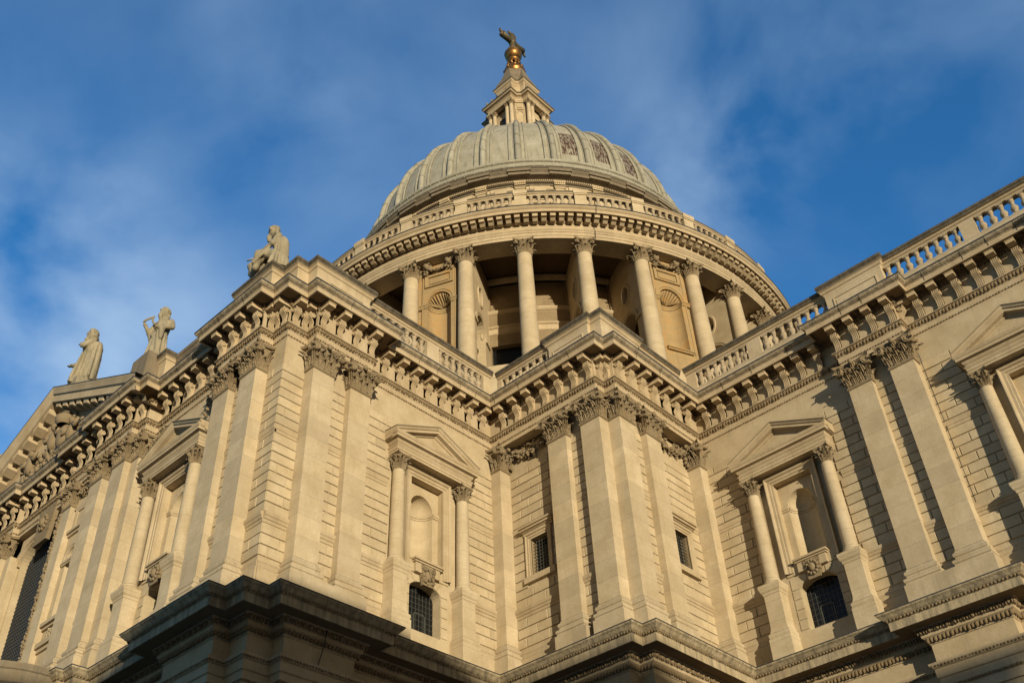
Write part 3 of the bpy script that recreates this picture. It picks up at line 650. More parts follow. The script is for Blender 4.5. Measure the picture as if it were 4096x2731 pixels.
# ------------------------------------------------------------ pilasters
PBASE = [(-.15, -2.05), (.24, -2.05), (.24, -.74), (.17, -.70), (.17, -.62), (.21, -.58), (.21, -.46), (.15, -.42), (.09, -.40), (.08, -.32), (.12, -.28), (.14, -.20), (.11, -.12), (.05, -.09), (.04, -.03), (0, .03), (-.15, .04)]
capm = {}
def pilaster(F, s0, s1, nw, nf, parent=None):
    T = FR[F][0]; mb = MB(T); z = 0.; i = 0
    while z < 9.55:
        h = min(.97, 9.55 - z); mb.box(s0, s1, nw - .3, nf, z, z + h, tone=rnd(0, .85)); z += h
    p = obj('pilaster', mb, M_smooth, CA)
    m = MB(); m.sweep(wp(F, [(s0, nw), (s0, nf), (s1, nf), (s1, nw)]), PBASE, tone=.25); obj('base', m, M_base, p)
    key = (round(s1 - s0, 1), round(nf - nw, 1))
    if key not in capm: capm[key] = pil_capital(s1 - s0, nf - nw).mesh('capital', M_carve)
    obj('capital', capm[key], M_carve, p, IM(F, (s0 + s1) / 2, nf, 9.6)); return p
for F, s0, s1, nw, nf in (('CH', 7.2, 8.1, 0, .7), ('CH', 16.88, 18.08, 0, .7), ('CH', 19.04, 20.24, 0, .7), ('CH', 29.05, 30.25, 0, .7), ('CH', 31.2, 32.4, 0, .7),
                          ('TE', 7.2, 8.1, 0, .7), ('TE', 16.88, 18.08, 0, .7), ('TE', 19.04, 20.24, 0, .7),
                          ('TS', 1.12, 2.32, 0, .7), ('TS', 3.23, 4.43, 0, .7), ('TS', 10.78, 11.9, 0, .7), ('TS', 11.5, 12.7, .3, 1.04), ('TS', 13.66, 14.86, .3, 1.04), ('TS', 17.14, 18.1, .35, .82), ('TS', 24.7, 25.9, .35, .9), ('TS', 27.94, 29.1, .3, 1.04),
                          ('BS', 6.08, BQ, 0, .7), ('BS', 3.92, 5.12, 0, .7), ('BE', 6.08, BQ, 0, .7), ('BE', 3.92, 5.12, 0, .7)): pilaster(F, s0, s1, nw, nf)
for F, s0, s1, n in (('CH', 16.88, 20.24, .7), ('CH', 29.05, 32.4, .7), ('TE', 16.88, 20.24, .7), ('TS', 1.12, 4.43, .7), ('BS', 3.92, 5.2, .7), ('BE', 3.92, 5.2, .7)):
    m = MB(FR[F][0]); x_ = s0 - .247
    while x_ < s1 + .24:
        e = min(x_ + rnd(.8, 1.2), s1 + .247); e = s1 + .247 if s1 - e < .2 else e; m.box(x_, e, .1, n + .248 + rnd(0, .004), -2.06, -.732, tone=rnd(0, 1)); x_ = e
    obj('plinth_course', m, M_base, CA)
# lower order under the projecting pairs
for F, s0, s1 in (('CH', 16.88, 18.08), ('CH', 19.04, 20.24), ('TE', 16.88, 18.08), ('TE', 19.04, 20.24), ('TS', 1.12, 2.32), ('TS', 3.23, 4.43)):
    mb = MB(FR[F][0]); mb.box(s0, s1, -.2, .02, -22, -7.1); p = obj('lower_pilaster', mb, M_smooth, CA); obj('capital', capm[(1.2, .7)], M_carve, p, IM(F, (s0 + s1) / 2, .02, -7.12))
# ------------------------------------------------------------ bastion walls with small windows and festoons
def small_window(F):
    T = FR[F][0]; c = 2.38
    wall_set(F, .0, 4.0, 0, [(1.83, 2.93, 3.27, 5.25)], [(1.5, 3.26, 2.8, 5.6), (1.4, 3.5, 5.55, 6.0)], 9 if F == 'BS' else 10)
    m = MB(T); frame_rect(m, c, .55, .84, 3.25, 5.25, 0, 5.54, [(0, -.02), (0, .06), (.35, .06), (.4, .1), (.75, .1), (.85, .16), (1, .16), (1, -.02)])
    w = obj('window', m, M_mould, CA); m = MB(T)
    m.box(c - .98, c + .98, 0, .2, 2.95, 3.25); obj('sill', m, M_mould, w); m = MB(T)
    for a, b, n, z0, z1 in ((.95, .95, .12, 5.54, 5.68), (1.05, 1.05, .28, 5.74, 5.86), (1.1, 1.1, .36, 5.86, 5.97), (1.0, 1.0, .18, 5.68, 5.74)): m.box(c - a, c + b, 0, n, z0, z1)
    obj('hood', m, M_mould, w)
    m = MB(T); A = [(c - .55, 3.26), (c - .55, 5.25), (c + .55, 5.25), (c + .55, 3.26)]
    for (xa, za), (xb, zb) in zip(A, A[1:] + A[:1]): m.quad((xa, -.6, za), (xb, -.6, zb), (xb, .02, zb), (xa, .02, za), tone=.3)
    obj('reveal', m, M_deep, w)
    g = MB(T); g.quad((c + .55, -.4, 3.26), (c - .55, -.4, 3.26), (c - .55, -.4, 5.25), (c + .55, -.4, 5.25)); gl = obj('window_pane', g, M_glass, w); g = MB(T)
    for i in range(1, 6): x = c - .55 + i * 1.1 / 6; g.box(x - .014, x + .014, -.2, -.17, 3.26, 5.25)
    for i in range(1, 11): z = 3.26 + i * .18; g.box(c - .55, c + .55, -.17, -.14, z - .012, z + .012)
    obj('iron_grille', g, M_lead_bar, w)
small_window('BS'); small_window('BE')
def festoon(L_, drop=.55, H=1.25, seed=1):
    mb = MB(); rg = random.Random(seed)
    for i in range(int(L_ * 34)):
        t = rg.uniform(-1, 1); x = t * L_ / 2; zc = -drop * (1 - t * t) ** .9 * 1.1 - .12; q = rg.uniform(-.17, .17)
        r = rg.uniform(.05, .105); mb.ball((x, .10 + rg.uniform(0, .14), zc + q), (r, r * .9, r * rg.uniform(.8, 1.2)), 6, 4)
        if i % 3 == 0: leaf(mb, (x, .08, zc + q), rg.uniform(-.8, .8), .2, rg.uniform(.2, .3) * rg.choice((-1, 1)), 1.5)
    for sg in (-1, 1):
        for i in range(14): mb.ball((sg * L_ * .5 + rg.uniform(-.1, .1), .12 + rg.uniform(0, .1), -.15 - i * .075), rg.uniform(.06, .1), 6, 4)
    for i in range(10): leaf(mb, (rg.uniform(-.4, .4) * L_, .06, rg.uniform(-.2, 0)), rg.uniform(-1, 1), .24, .3, 1.3)
    return mb
for F in ('BS', 'BE'): obj('festoon', festoon(2.9, seed=3 + (F == 'BE')), M_carve, CA, IM(F, 2.35, .02, 10.88), kind='stuff')
for s, l_, n in ((5.2, 1.3, .02), (9.9, 1.5, .02), (16.2, 2.4, .5)): obj('festoon', festoon(l_, .5, seed=int(s)), M_carve, CA, IM('TS', s, n, 10.85))
# ------------------------------------------------------------ great window of the transept front
T = FR['TS'][0]; wc = 21.4
wc = 21.2; mb = MB(T); arch_panel(mb, wc, 3.4, -2.1, 10.95, 2.75, 1.3, 8.95, .0, zo=-1.2, seg=24); reveal(mb, wc, -1.2, 2.75, 1.3, 8.95, .0, -.45, 24); mb.box(17.95, 18.45, -.3, .74, -2.1, 9.55, .3); mb.box(24.1, 24.8, -.3, .62, -2.1, 9.5, .3)
w = obj('great_window', mb, M_wall, CA)
m = MB(T); archivolt(m, wc, 8.95, 2.75, 3.25, -.01, .25, 24, .48); obj('archivolt', m, M_mould, w)
m = MB(T); m.quad((wc + 2.8, -.4, -1.2), (wc - 2.8, -.4, -1.2), (wc - 2.8, -.4, 10.3), (wc + 2.8, -.4, 10.3)); gl = obj('window_pane', m, M_glass, w); m = MB(T)
for i in range(1, 26): x = wc - 2.8 + i * 5.6 / 26; m.box(x - .009, x + .009, -.4, -.37, -1.2, 10.3)
for i in range(1, 50): z = -1.2 + i * .23; m.box(wc - 2.8, wc + 2.8, -.4, -.365, z - .009, z + .009)
obj('glazing_bars', m, M_flash, gl)
m = cartouche(1.5, 1.7, 3); obj('keystone', m, M_carve, w, IM('TS', wc, .2, 10.35) @ Matrix.Scale(1.35, 4))
m = MB(T); rg = random.Random(4)
for i in range(230): m.ball((18.2 + rg.uniform(-.16, .16), .77 + rg.uniform(0, .08), .2 + i * .04), rg.uniform(.05, .1), 6, 4)
obj('garland_strip', m, M_carve, w)
# niche bay between the pilasters of the transept front
mb = MB(T); arch_panel(mb, 16.05, 1.2, -2.1, 10.95, .62, .62, 6.2, .5, zo=2.9); niche(mb, 16.05, 2.9, .62, 6.2, .5); o = obj('niche_bay', mb, M_wall, CA)
m = MB(T); archivolt(m, 16.05, 6.2, .62, .9, .5, .6, 12); obj('archivolt', m, M_mould, o); m = MB(T); m.box(15.1, 17.0, .5, .62, 6.05, 6.2); m.box(15.15, 16.95, .5, .58, 5.95, 6.05)
for z0, z1, nn in ((7.7, 7.85, .6), (7.85, 8.0, .7), (2.55, 2.7, .62), (2.7, 2.9, .75), (1.4, 1.6, .6), (1.6, 1.85, .72)): m.box(14.9, 17.1, .5, nn, z0, z1)
frame_rect(m, 16.05, .62, .82, 8.0, 9.1, 0, 9.3, [(0, .5), (0, .56), (1, .6), (1, .5)]); m.box(15.0, 17.1, .5, .6, 9.3, 9.4)
for i in range(60): m.ball((rg.uniform(15.6, 16.5), .55, rg.uniform(1.95, 2.45)), rg.uniform(.05, .09), 6, 4)
obj('niche_mouldings', m, M_mould, o)
mb = MB(T); mb.quad((24.7, .35, -2.1), (29, .35, -2.1), (29, .35, 10.95), (24.7, .35, 10.95)); mb.quad((10.7, 0, -2.1), (12, 0, -2.1), (12, 0, 10.95), (10.7, 0, 10.95)); mb.quad((29, .6, -2.1), (45, .6, -2.1), (45, .6, 10.95), (29, .6, 10.95)); obj('front_wall', mb, M_wall, CA)
# upper smooth band behind capitals is part of the ashlar; frieze + brackets ---------------------------------------
con = console().mesh('bracket', M_console); mod = modillion().mesh('modillion', M_console); ros = rosette().mesh('rosette', M_band)
def brackets(F, s0, s1, n, first=None, k=None):
    Ln = s1 - s0; k = k if k is not None else max(1, round(Ln / .985)); out = []
    for i in range(k):
        s = s0 + Ln * (i + .5) / k if first is None else first + i * .985
        out.append(s)
        obj('bracket', con, None, ent, IM(F, s, n, 12.80)); obj('modillion', mod, None, ent, IM(F, s, n, 12.84))
    return out
def BR(F, lst, n, skipros=False):
    for s in lst: obj('bracket', con, None, ent, IM(F, s, n, 12.80)); obj('modillion', mod, None, ent, IM(F, s, n, 12.86))
    for a, b in zip(lst, lst[1:]):
        if abs(b - a) < 1.3: obj('rosette', ros, None, ent, IM(F, (a + b) / 2, n + .45, 13.25))
sp = .985
BR('CH', [8.2 + .6 + i * sp for i in range(8)], 0); BR('CH', [17.1 + i * .985 for i in range(4)], D_); BR('CH', [21.2 + i * sp for i in range(8)], 0)
BR('TE', [8.2 + .6 + i * sp for i in range(8)], 0); BR('TE', [17.1 + i * .985 for i in range(4)], D_)
BR('TE', [20.62, 21.16], 0); BR('TS', [.2, .74], 0)
BR('TS', [1.34 + i * .96 for i in range(4)], D_); BR('TS', [5.0 + i * 1.0 for i in range(6)], 0); BR('TS', [11.15], .7); BR('TS', [11.75 + i * .96 for i in range(4)], 1.04)
BR('TS', [15.3, 16.3, 17.3], .7); BR('TS', [18.7 + i * 1.05 for i in range(6)], .35); BR('TS', [24.9 + i for i in range(4)], .7)
for F in ('BS', 'BE'): BR(F, [1.15 + i * .985 for i in range(7)], D_)
for M_ in (Matrix.Translation((BQ, -BQ - .35, 0)) @ Matrix.Rotation(-pi / 2, 4, 'Z'), Matrix.Translation((BQ + .35, -BQ, 0)) @ Matrix.Rotation(pi, 4, 'Z'),
           Matrix.Translation((20.24, -.35, 0)) @ Matrix.Rotation(-pi / 2, 4, 'Z'), Matrix.Translation((-1.12, YS - .35, 0)) @ Matrix.Rotation(-pi / 2, 4, 'Z'), Matrix.Translation((.35, -20.24, 0)) @ Matrix.Rotation(pi, 4, 'Z')):
    obj('bracket', con, None, ent, Matrix.Translation((0, 0, 12.80)) @ M_)
    obj('modillion', mod, None, ent, Matrix.Translation((0, 0, 12.86)) @ M_)
# ------------------------------------------------------------ parapet
ZB, ZR, ZT = 14.62, 15.74, 16.31
COPE = [(-.3, 15.74), (-.14, 15.74), (-.12, 15.84), (-.06, 15.88), (-.04, 15.98), (.05, 16.0)]; COPT = [(-.3, 15.98), (.05, 16.0), (.07, 16.12), (.11, 16.14), (.11, 16.27), (-.3, 16.36)]
bal = baluster(ZR - ZB, .175).mesh('baluster', M_bal)
ZOC = [(-.3, 13.8), (.06, 13.8), (.06, 14.46), (.0, 14.54), (-.02, ZB), (-.3, ZB)]
def balustrade(F, s0, s1, n, posts=()):
    """n = front face of the rail; posts = (a,b) solid piers"""
    m = MB(); m.sweep(wp(F, [(s0, n), (s1, n)]), COPE); b_ = obj('balustrade', m, M_mould, CA); m = MB(); m.sweep(wp(F, [(s0, n), (s1, n)]), COPT); obj('coping', m, M_soot, b_)
    m = MB(); m.sweep(wp(F, [(s0, n), (s1, n)]), ZOC); x = MB(FR[F][0]); x.box(s0, s1, n - .55, n - .3, 13.8, ZB)
    for a, b in posts: x.box(a, b, n - .45, n - .06, ZB, ZR)
    x.box(s0, s1, n - .55, n - .3, 15.8, 16.34); m.merge(x); obj('plinth', m, M_smooth, b_)
    cuts = [s0] + [c for p in posts for c in p] + [s1]
    for a, b in zip(cuts[::2], cuts[1::2]):
        if b - a < .3: continue
        k = max(1, round((b - a) / .50))
        for i in range(k): obj('baluster', bal, None, b_, IM(F, a + (b - a) * (i + .5) / k, n - .25, ZB))
    return b_
BLK = [(-.5, 13.8), (0, 13.8), (0, 14.5), (.0, 15.66), (.02, 15.7), (.04, 15.8), (.12, 15.86), (.14, 15.98), (.22, 16.04), (.24, 16.18), (.27, 16.20), (.27, 16.36), (-.5, 16.46)]
def block(path, name='parapet_block'):
    m = MB(); m.sweep(path, [p for p in BLK if p[1] < 15.9], tone=.25); o = obj(name, m, M_smooth, CA); m = MB(); m.sweep(path, [(-.5, 15.86)] + [p for p in BLK if 15.84 < p[1] < 16.1]); obj('moulding', m, M_mould, o); m = MB(); m.sweep(path, [(-.5, 16.03), (.22, 16.04), (.24, 16.18), (.28, 16.20), (.28, 16.36), (-.5, 16.46)]); obj('coping', m, M_soot, o); return o
def panel(F, a, b, n, par):
    m = MB(FR[F][0]); c = (a + b) / 2; h = (b - a) / 2
    for x0, x1, z0, z1 in ((a, b, 15.30, 15.36), (a, b, 14.62, 14.68), (a, a + .06, 14.68, 15.30), (b - .06, b, 14.68, 15.30)): m.box(x0, x1, n, n + .045, z0, z1)
    m.box(a + .14, b - .14, n, n + .03, 14.8, 15.18, .2); obj('panel', m, M_smooth, par)
RN = .35; NB = .47
balustrade('CH', BQ + .75, 17.1, RN, [(BQ + .8, 8.7), (12.1, 12.95)]); balustrade('CH', 20.25, 29.2, RN, [(24.35, 25.1)])
balustrade('TE', BQ + .75, 17.1, RN, [(BQ + .8, 8.7), (12.1, 12.95)])
balustrade('BS', .4, 4.3, .5, [(.4, .75)]); balustrade('BE', .4, 4.3, .5, [(.4, .75)])
o = block(wp('CH', [(17.1, -.1), (17.1, NB), (20.28, NB), (20.28, -.1)])); panel('CH', 17.5, 19.95, NB, o)
o = block(wp('CH', [(29.3, -.1), (29.3, NB), (32.2, NB), (32.2, -.1)]))
bb = .23
o = block([(-4.2, YS + .1), (-4.2, YS - D_ + bb), (-1.12 - bb, YS - D_ + bb), (-1.12 - bb, YS + bb), (-bb, YS + bb), (-bb, -20.24 - bb), (D_ - bb, -20.24 - bb), (D_ - bb, -17.1), (-.1, -17.1)]); panel('TE', 17.5, 19.7, D_ - bb, o); panel('TS', 1.8, 3.8, D_ - bb, o)
o = block([(4.3, -BQ + .1), (4.3, -BQ - D_ + bb), (BQ - bb, -BQ - D_ + bb), (BQ - bb, -BQ - bb), (BQ + D_ - bb, -BQ - bb), (BQ + D_ - bb, -4.3), (BQ - .1, -4.3)]); panel('BS', 4.6, 6.7, .47, o); panel('BE', 4.6, 6.7, .47, o)
m = MB(); m.sweep(wp('TS', [(4.3, -.1), (10.6, -.1)]), [(-.3, 13.8), (0, 13.8), (0, 15.6), (.05, 15.75), (.12, 15.85), (.14, 16.0), (.2, 16.05), (.2, 16.3), (-.3, 16.4)]); obj('parapet_wall', m, M_cope, CA)
block([(-11.45, YS + .2), (-11.45, YS - .5), (-10.65, YS - .5), (-10.65, YS + .2)])
m = MB(); 
for i, (x0, x1, z1) in enumerate(((-15.4, -11.6, 15.2), (-14.2, -11.6, 15.8), (-13.2, -11.6, 16.2), (-12.9, -11.3, 16.5))): m.box(x0, x1, -22.35 - .1 * i, -21.3 + .02 * i, 13.8, z1)
obj('statue_plinth', m, M_cope, CA)
# roofs behind the parapets
m = MB(); m.quad((-42.8, -21.2, 13.9), (-.2, -21.2, 13.9), (-.2, 43, 13.9), (-42.8, 43, 13.9)); m.quad((-.2, -7.0, 13.91), (7.2, -7.0, 13.91), (7.2, -.1, 13.91), (-.2, -.1, 13.91)); m.quad((-.2, -.1, 13.9), (48, -.1, 13.9), (48, 43, 13.9), (-.2, 43, 13.9)); obj('roof', m, M_flash, CA)
m = MB()
m.box(-42.6, -.3, 43, 44, -22, 13.8); m.box(47.6, 48, 0, 44, -22, 13.8); m.box(-45.2, -44.8, -22, 44, -22, 13.8); obj('rear_wall', m, M_wall, CA)
# ------------------------------------------------------------ great pediment
PC, PH, PY = -21.4, 11.0, -22.4
m = MB(); zt = 13.64; ap = 18.95; sl = (ap - zt) / PH
m.v += [(PC - 10, PY + .1, 13.7), (PC + 10, PY + .1, 13.7), (PC, PY + .1, 13.7 + 10 * sl)]; m.f.append((0, 1, 2)); m.t.append(.3); m.sm.append(False)
m.v += [(PC - 10, PY + 1.2, 13.7), (PC + 10, PY + 1.2, 13.7), (PC, PY + 1.2, 13.7 + 10 * sl)]; m.f.append((5, 4, 3)); m.t.append(.3); m.sm.append(False)
pe = obj('great_pediment', m, M_wall, CA)
m = MB(); sec = [(-.1, -1.35), (.14, -1.3), (.2, -1.1), (.25, -1.0), (.86, -.98), (.87, -.55), (.9, -.5), (.96, -.45), (1.02, -.2), (1.06, -.06), (1.06, .0), (-.9, .1), (-.9, -1.35)]
for sg in (-1, 1):
    rows = [[(PC + sg * sx, PY - o_, ap - sx * sl + d + (.0 if sx else 0) + .25) for o_, d in sec] for sx in (PH + (.0), 0)]
    m.grid(rows, False, True)
obj('raking_cornice', m, M_mould, pe)
m = MB()
for sg in (-1, 1): m.grid([[(PC + sg * sx, PY - o_, ap - sx * sl + d + .25) for o_, d in ((1.0, -.02), (1.08, .0), (1.08, .05), (-1.0, .16))] for sx in (PH + .1, 0)], False)
obj('pediment_flashing', m, M_flash, pe)
for sg in (-1, 1):
    for i in range(10):
        m = MB(); sx = .7 + i * 1.0; z = ap - sx * sl + .25
        a = [m.av((PC + sg * (sx + u), PY - o_, z - u * sl + d)) for u in (-.28, .28) for o_, d in ((.1, -1.34), (.74, -1.30), (.74, -.96), (.1, -.96))]
        for q in ((0, 1, 2, 3), (7, 6, 5, 4), (0, 4, 5, 1), (1, 5, 6, 2)): m.af([a[j] for j in q])
        obj('raking_modillion', m, M_mould, pe)
m = MB(); rg = random.Random(9)
for px, pz, sc in ((-21.2, 15.6, 1.), (-18.9, 15.0, .9), (-23.6, 15.0, .9)):
    m.ball((px, PY - .3, pz + .9 * sc), (.26 * sc, .26 * sc, .3 * sc), 10, 8); m.ball((px, PY - .2, pz), (.42 * sc, .32 * sc, .7 * sc), 10, 8)
    for sg in (-1, 1): m.tube([(px + sg * .3, PY - .3, pz + .4), (px + sg * .7, PY - .4, pz + .1), (px + sg * .95, PY - .4, pz + .5)], [.16, .13, .09], 7)
    for i in range(12): m.ball((px + rg.uniform(-.25, .25), PY - .35, pz + 1.05 * sc + rg.uniform(0, .15)), .09, 6, 4)
m.ball((-20.0, PY - .2, 15.3), (.6, .3, .8), 12, 8); m.lathe([(.4, 16.0), (.55, 16.2), (.6, 16.5), (.45, 16.6), (.3, 16.9), (.08, 17.05)], c=(-20.0, PY - .3), seg=12)
for i in range(90): m.ball((PC + rg.uniform(-3.6, 3.6), PY - .1, 14.4 + rg.uniform(-.3, 1.1)), rg.uniform(.1, .22), 7, 5)
obj('tympanum_carving', m, M_carve, pe)
m = MB(); m.grid([[(-20.6 + .0 + 1.25 * cos(a) * k, PY + .09 - (0 if k == 1 else .0) - (.12 if k > .9 else 0), 15.9 + 1.45 * sin(a) * k) for a in [2 * pi * i / 24 for i in range(24)]] for k in (1.12, 1.0, .98)], False, True); obj('oval_frame', m, M_mould, pe)
# porch with rounded corners below the great window
P_ = [(-32.06, -21.5), (-32.06, -24)] + [(-29.06 + 3 * cos(radians(180 + t)), -24 + 3 * sin(radians(180 + t))) for t in range(10, 91, 10)] + [(-13.74 + 3 * cos(radians(270 + t)), -24 + 3 * sin(radians(270 + t))) for t in range(0, 81, 10)] + [(-10.74, -24), (-10.74, -21.5)]
m = MB(); m.sweep(P_, [(0, -22), (0, -3.1), (.25, -3.0), (.3, -2.8), (.02, -2.7), (0, -2.2), (.06, -2.15), (.1, -1.98), (.1, -1.9), (-3, -1.88)]); obj('porch', m, M_cope, CA)
# thin lightning cables pinned to the stone
m = MB(); s_ = 18.62
m.tube([(1.12, -s_, -2.75), (.92, -s_ + .05, -3.3), (.76, -s_ - .03, -4.05), (.79, -s_ + .06, -5.5), (.74, -s_, -9)], .022, 5)
obj('lightning_cable', m, M_flash, CA)
m = MB(); m.tube([(.60, -16.62, 14.6), (.78, -16.62, 13.8), (1.09, -16.6, 13.68), (1.0, -16.6, 13.2), (.3, -16.6, 12.9), (.25, -16.6, 11.9), (.2, -16.62, 11.0), (.03, -16.7, 9.8)], .02, 5); obj('lightning_cable', m, M_flash, CA)
m = MB(); m.tube([(20.42, -1.09, 13.68), (20.42, -.95, 13.2), (20.4, -.25, 12.6), (20.4, -.2, 11.2), (20.36, -.05, 9.5), (20.35, -.05, 2)], .02, 5); obj('lightning_cable', m, M_flash, CA)
# ================================================================== DOME
DX, DY = -21.4, 21.9
DO = thing('dome', 'ribbed lead dome on a drum ringed by tall columns, with a stone lantern on top', 'dome', (DX, DY, 13.9))
DC = (DX, DY); RC = 24.33
def AZ(a): return radians(a)
A0 = -39.4; ST = 11.25
cols = [A0 + ST * i for i in range(32)]
filled = lambda a: abs(((a - 22.5 + 22.5) % 45) - 22.5) < 1      # bays centred on 22.5 + 45 n
def frameM(a, r, z): return Matrix.Translation((DX + r * cos(AZ(a)), DY + r * sin(AZ(a)), z)) @ Matrix.Rotation(AZ(a) - pi / 2, 4, 'Z')
# entablature ring
EP = [(23.2, 39.45), (24.93, 39.45), (24.93, 39.72), (24.98, 39.74), (24.98, 40.05), (25.03, 40.07), (25.04, 40.2), (25.12, 40.3), (25.14, 40.38), (24.96, 40.42), (24.94, 41.05), (25.0, 41.1), (25.08, 41.2), (25.12, 41.24), (25.12, 41.5), (25.95, 41.52), (25.96, 41.4), (26.06, 41.4), (26.06, 41.68), (26.12, 41.72), (26.22, 41.82), (26.26, 41.93)]
m = MB(); sf = MB(); nseg = 192
for p in range(len(EP) - 1):
    m, keep = (sf, m) if EP[p] in ((25.12, 41.5), (25.08, 41.2), (25.12, 41.24)) else (m, None)
    for i in range(nseg):
        a, b = 2 * pi * i / nseg, 2 * pi * (i + 1) / nseg; (r0, z0), (r1, z1) = EP[p], EP[p + 1]
        tn = random.Random(i // 3 * 31 + (7 if p > 9 else 1)).random() * .9 if p < 11 else .3
        m.quad((DX + r0 * cos(a), DY + r0 * sin(a), z0), (DX + r0 * cos(b), DY + r0 * sin(b), z0), (DX + r1 * cos(b), DY + r1 * sin(b), z1), (DX + r1 * cos(a), DY + r1 * sin(a), z1), tone=tn)
    if keep is not None: m = keep
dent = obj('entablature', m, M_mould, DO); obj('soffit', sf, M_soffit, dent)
m = MB(); m.lathe([(26.2, 41.9), (26.3, 41.94), (26.3, 42.02), (25.4, 42.12), (19, 42.3)], DC, 192, smooth=False); obj('gutter', m, M_flash, dent)
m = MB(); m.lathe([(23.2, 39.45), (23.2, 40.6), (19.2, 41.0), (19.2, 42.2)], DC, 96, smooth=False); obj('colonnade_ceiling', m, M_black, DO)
m = MB(); m.box(-.22, .22, 0, .74, -.42, -.08, .2); m.box(-.26, .26, 0, .80, -.08, .0, .3); m.prismx([(0, -.6), (.3, -.6), (.55, -.42), (0, -.42)], -.2, .2); dm = m.mesh('modillion', M_mould)
nm = 224
rest = MB()
for i in range(nm):
    a = A0 + 360 / nm * (i + .5); d = ((a + 50 + 180) % 360) - 180
    if abs(d) < 72: obj('modillion', dm, None, dent, frameM(a, 25.12, 41.52))
    else:
        M_ = frameM(a, 25.12, 41.52)
        def corner(u, w, z): return tuple(M_ @ Vector((u, w, z)))
        ids = [rest.av(corner(u, w, z)) for u in (-.22, .22) for w, z in ((0, -.42), (.74, -.42), (.74, -.05), (0, -.05))]
        for q in ((0, 1, 2, 3), (7, 6, 5, 4), (1, 5, 6, 2), (0, 4, 5, 1)): rest.af([ids[j] for j in q])
obj('far_modillions', rest, M_mould, dent, kind='stuff')
# columns
cshaft = shaft_mesh(.70, .585, 11.6, M_smooth, 'column_shaft', 28, 9); ccap = round_capital(.585, 1.36, 8).mesh('capital', M_carve)
for a in cols:
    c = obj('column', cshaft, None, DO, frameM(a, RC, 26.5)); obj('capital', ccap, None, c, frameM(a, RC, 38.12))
# podium
m = MB(); m.lathe([(26.2, 13.9), (26.2, 24.6), (26.0, 24.8), (25.6, 25.0), (25.6, 26.2), (19, 26.2)], DC, 96, smooth=False); obj('podium', m, M_wall, DO)
# inner drum with panels and windows
RI = 19.2
m = MB()
for i in range(32):
    ac = A0 + ST * (i + .5)
    def Pt(az, r, z): return (DX + r * cos(AZ(az)), DY + r * sin(AZ(az)), z)
    hw = 4.0
    def strip(a0, a1, r, z0, z1, n=3, tone=None):
        for k in range(n):
            p, q = a0 + (a1 - a0) * k / n, a0 + (a1 - a0) * (k + 1) / n
            m.quad(Pt(p, r, z0), Pt(q, r, z0), Pt(q, r, z1), Pt(p, r, z1), tone=random.random() * .7 if tone is None else tone)
    strip(ac - ST / 2, ac - hw, RI, 26.2, 41, 1); strip(ac + hw, ac + ST / 2, RI, 26.2, 41, 1)
    zz = 33.5
    while zz < 40.2: strip(ac - hw, ac + hw, RI - (.25 if zz > 37.2 else 0), zz, min(zz + .62, 41), 4); zz += .62
    strip(ac - hw, ac + hw, RI, 26.2, 29.2, 3)
    for e in (-hw, hw): m.quad(Pt(ac + e, RI, 29.2), Pt(ac + e, RI - .5, 29.2), Pt(ac + e, RI - .5, 41), Pt(ac + e, RI, 41), tone=.4)
    m.quad(Pt(ac - hw, RI, 33.5), Pt(ac + hw, RI, 33.5), Pt(ac + hw, RI - .5, 33.5), Pt(ac - hw, RI - .5, 33.5), tone=.5)
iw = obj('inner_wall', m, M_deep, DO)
m = MB(); m.lathe([(RI, 36.9), (RI + .1, 36.95), (RI + .22, 37.12), (RI + .22, 37.22), (RI, 37.26)], DC, 96, smooth=False); m.lathe([(RI, 34.6), (RI + .15, 34.7), (RI + .15, 35.2), (RI + .3, 35.3), (RI + .3, 35.42), (RI, 35.46)], DC, 96, smooth=False); m.lathe([(RI, 40.3), (RI + .2, 40.4), (RI + .35, 40.6), (RI + .35, 40.75), (RI, 40.8)], DC, 96, smooth=False); obj('string_course', m, M_mould, iw)
for i in range(32):
    ac = A0 + ST * (i + .5)
    if filled(ac): continue
    m = MB()
    for k in range(4):
        p, q = ac - 4 + 2 * k, ac - 2 + 2 * k; m.quad((DX + (RI - .42) * cos(AZ(p)), DY + (RI - .42) * sin(AZ(p)), 29.2), (DX + (RI - .42) * cos(AZ(q)), DY + (RI - .42) * sin(AZ(q)), 29.2), (DX + (RI - .42) * cos(AZ(q)), DY + (RI - .42) * sin(AZ(q)), 33.5), (DX + (RI - .42) * cos(AZ(p)), DY + (RI - .42) * sin(AZ(p)), 33.5))
    obj('drum_window', m, M_glass, DO)
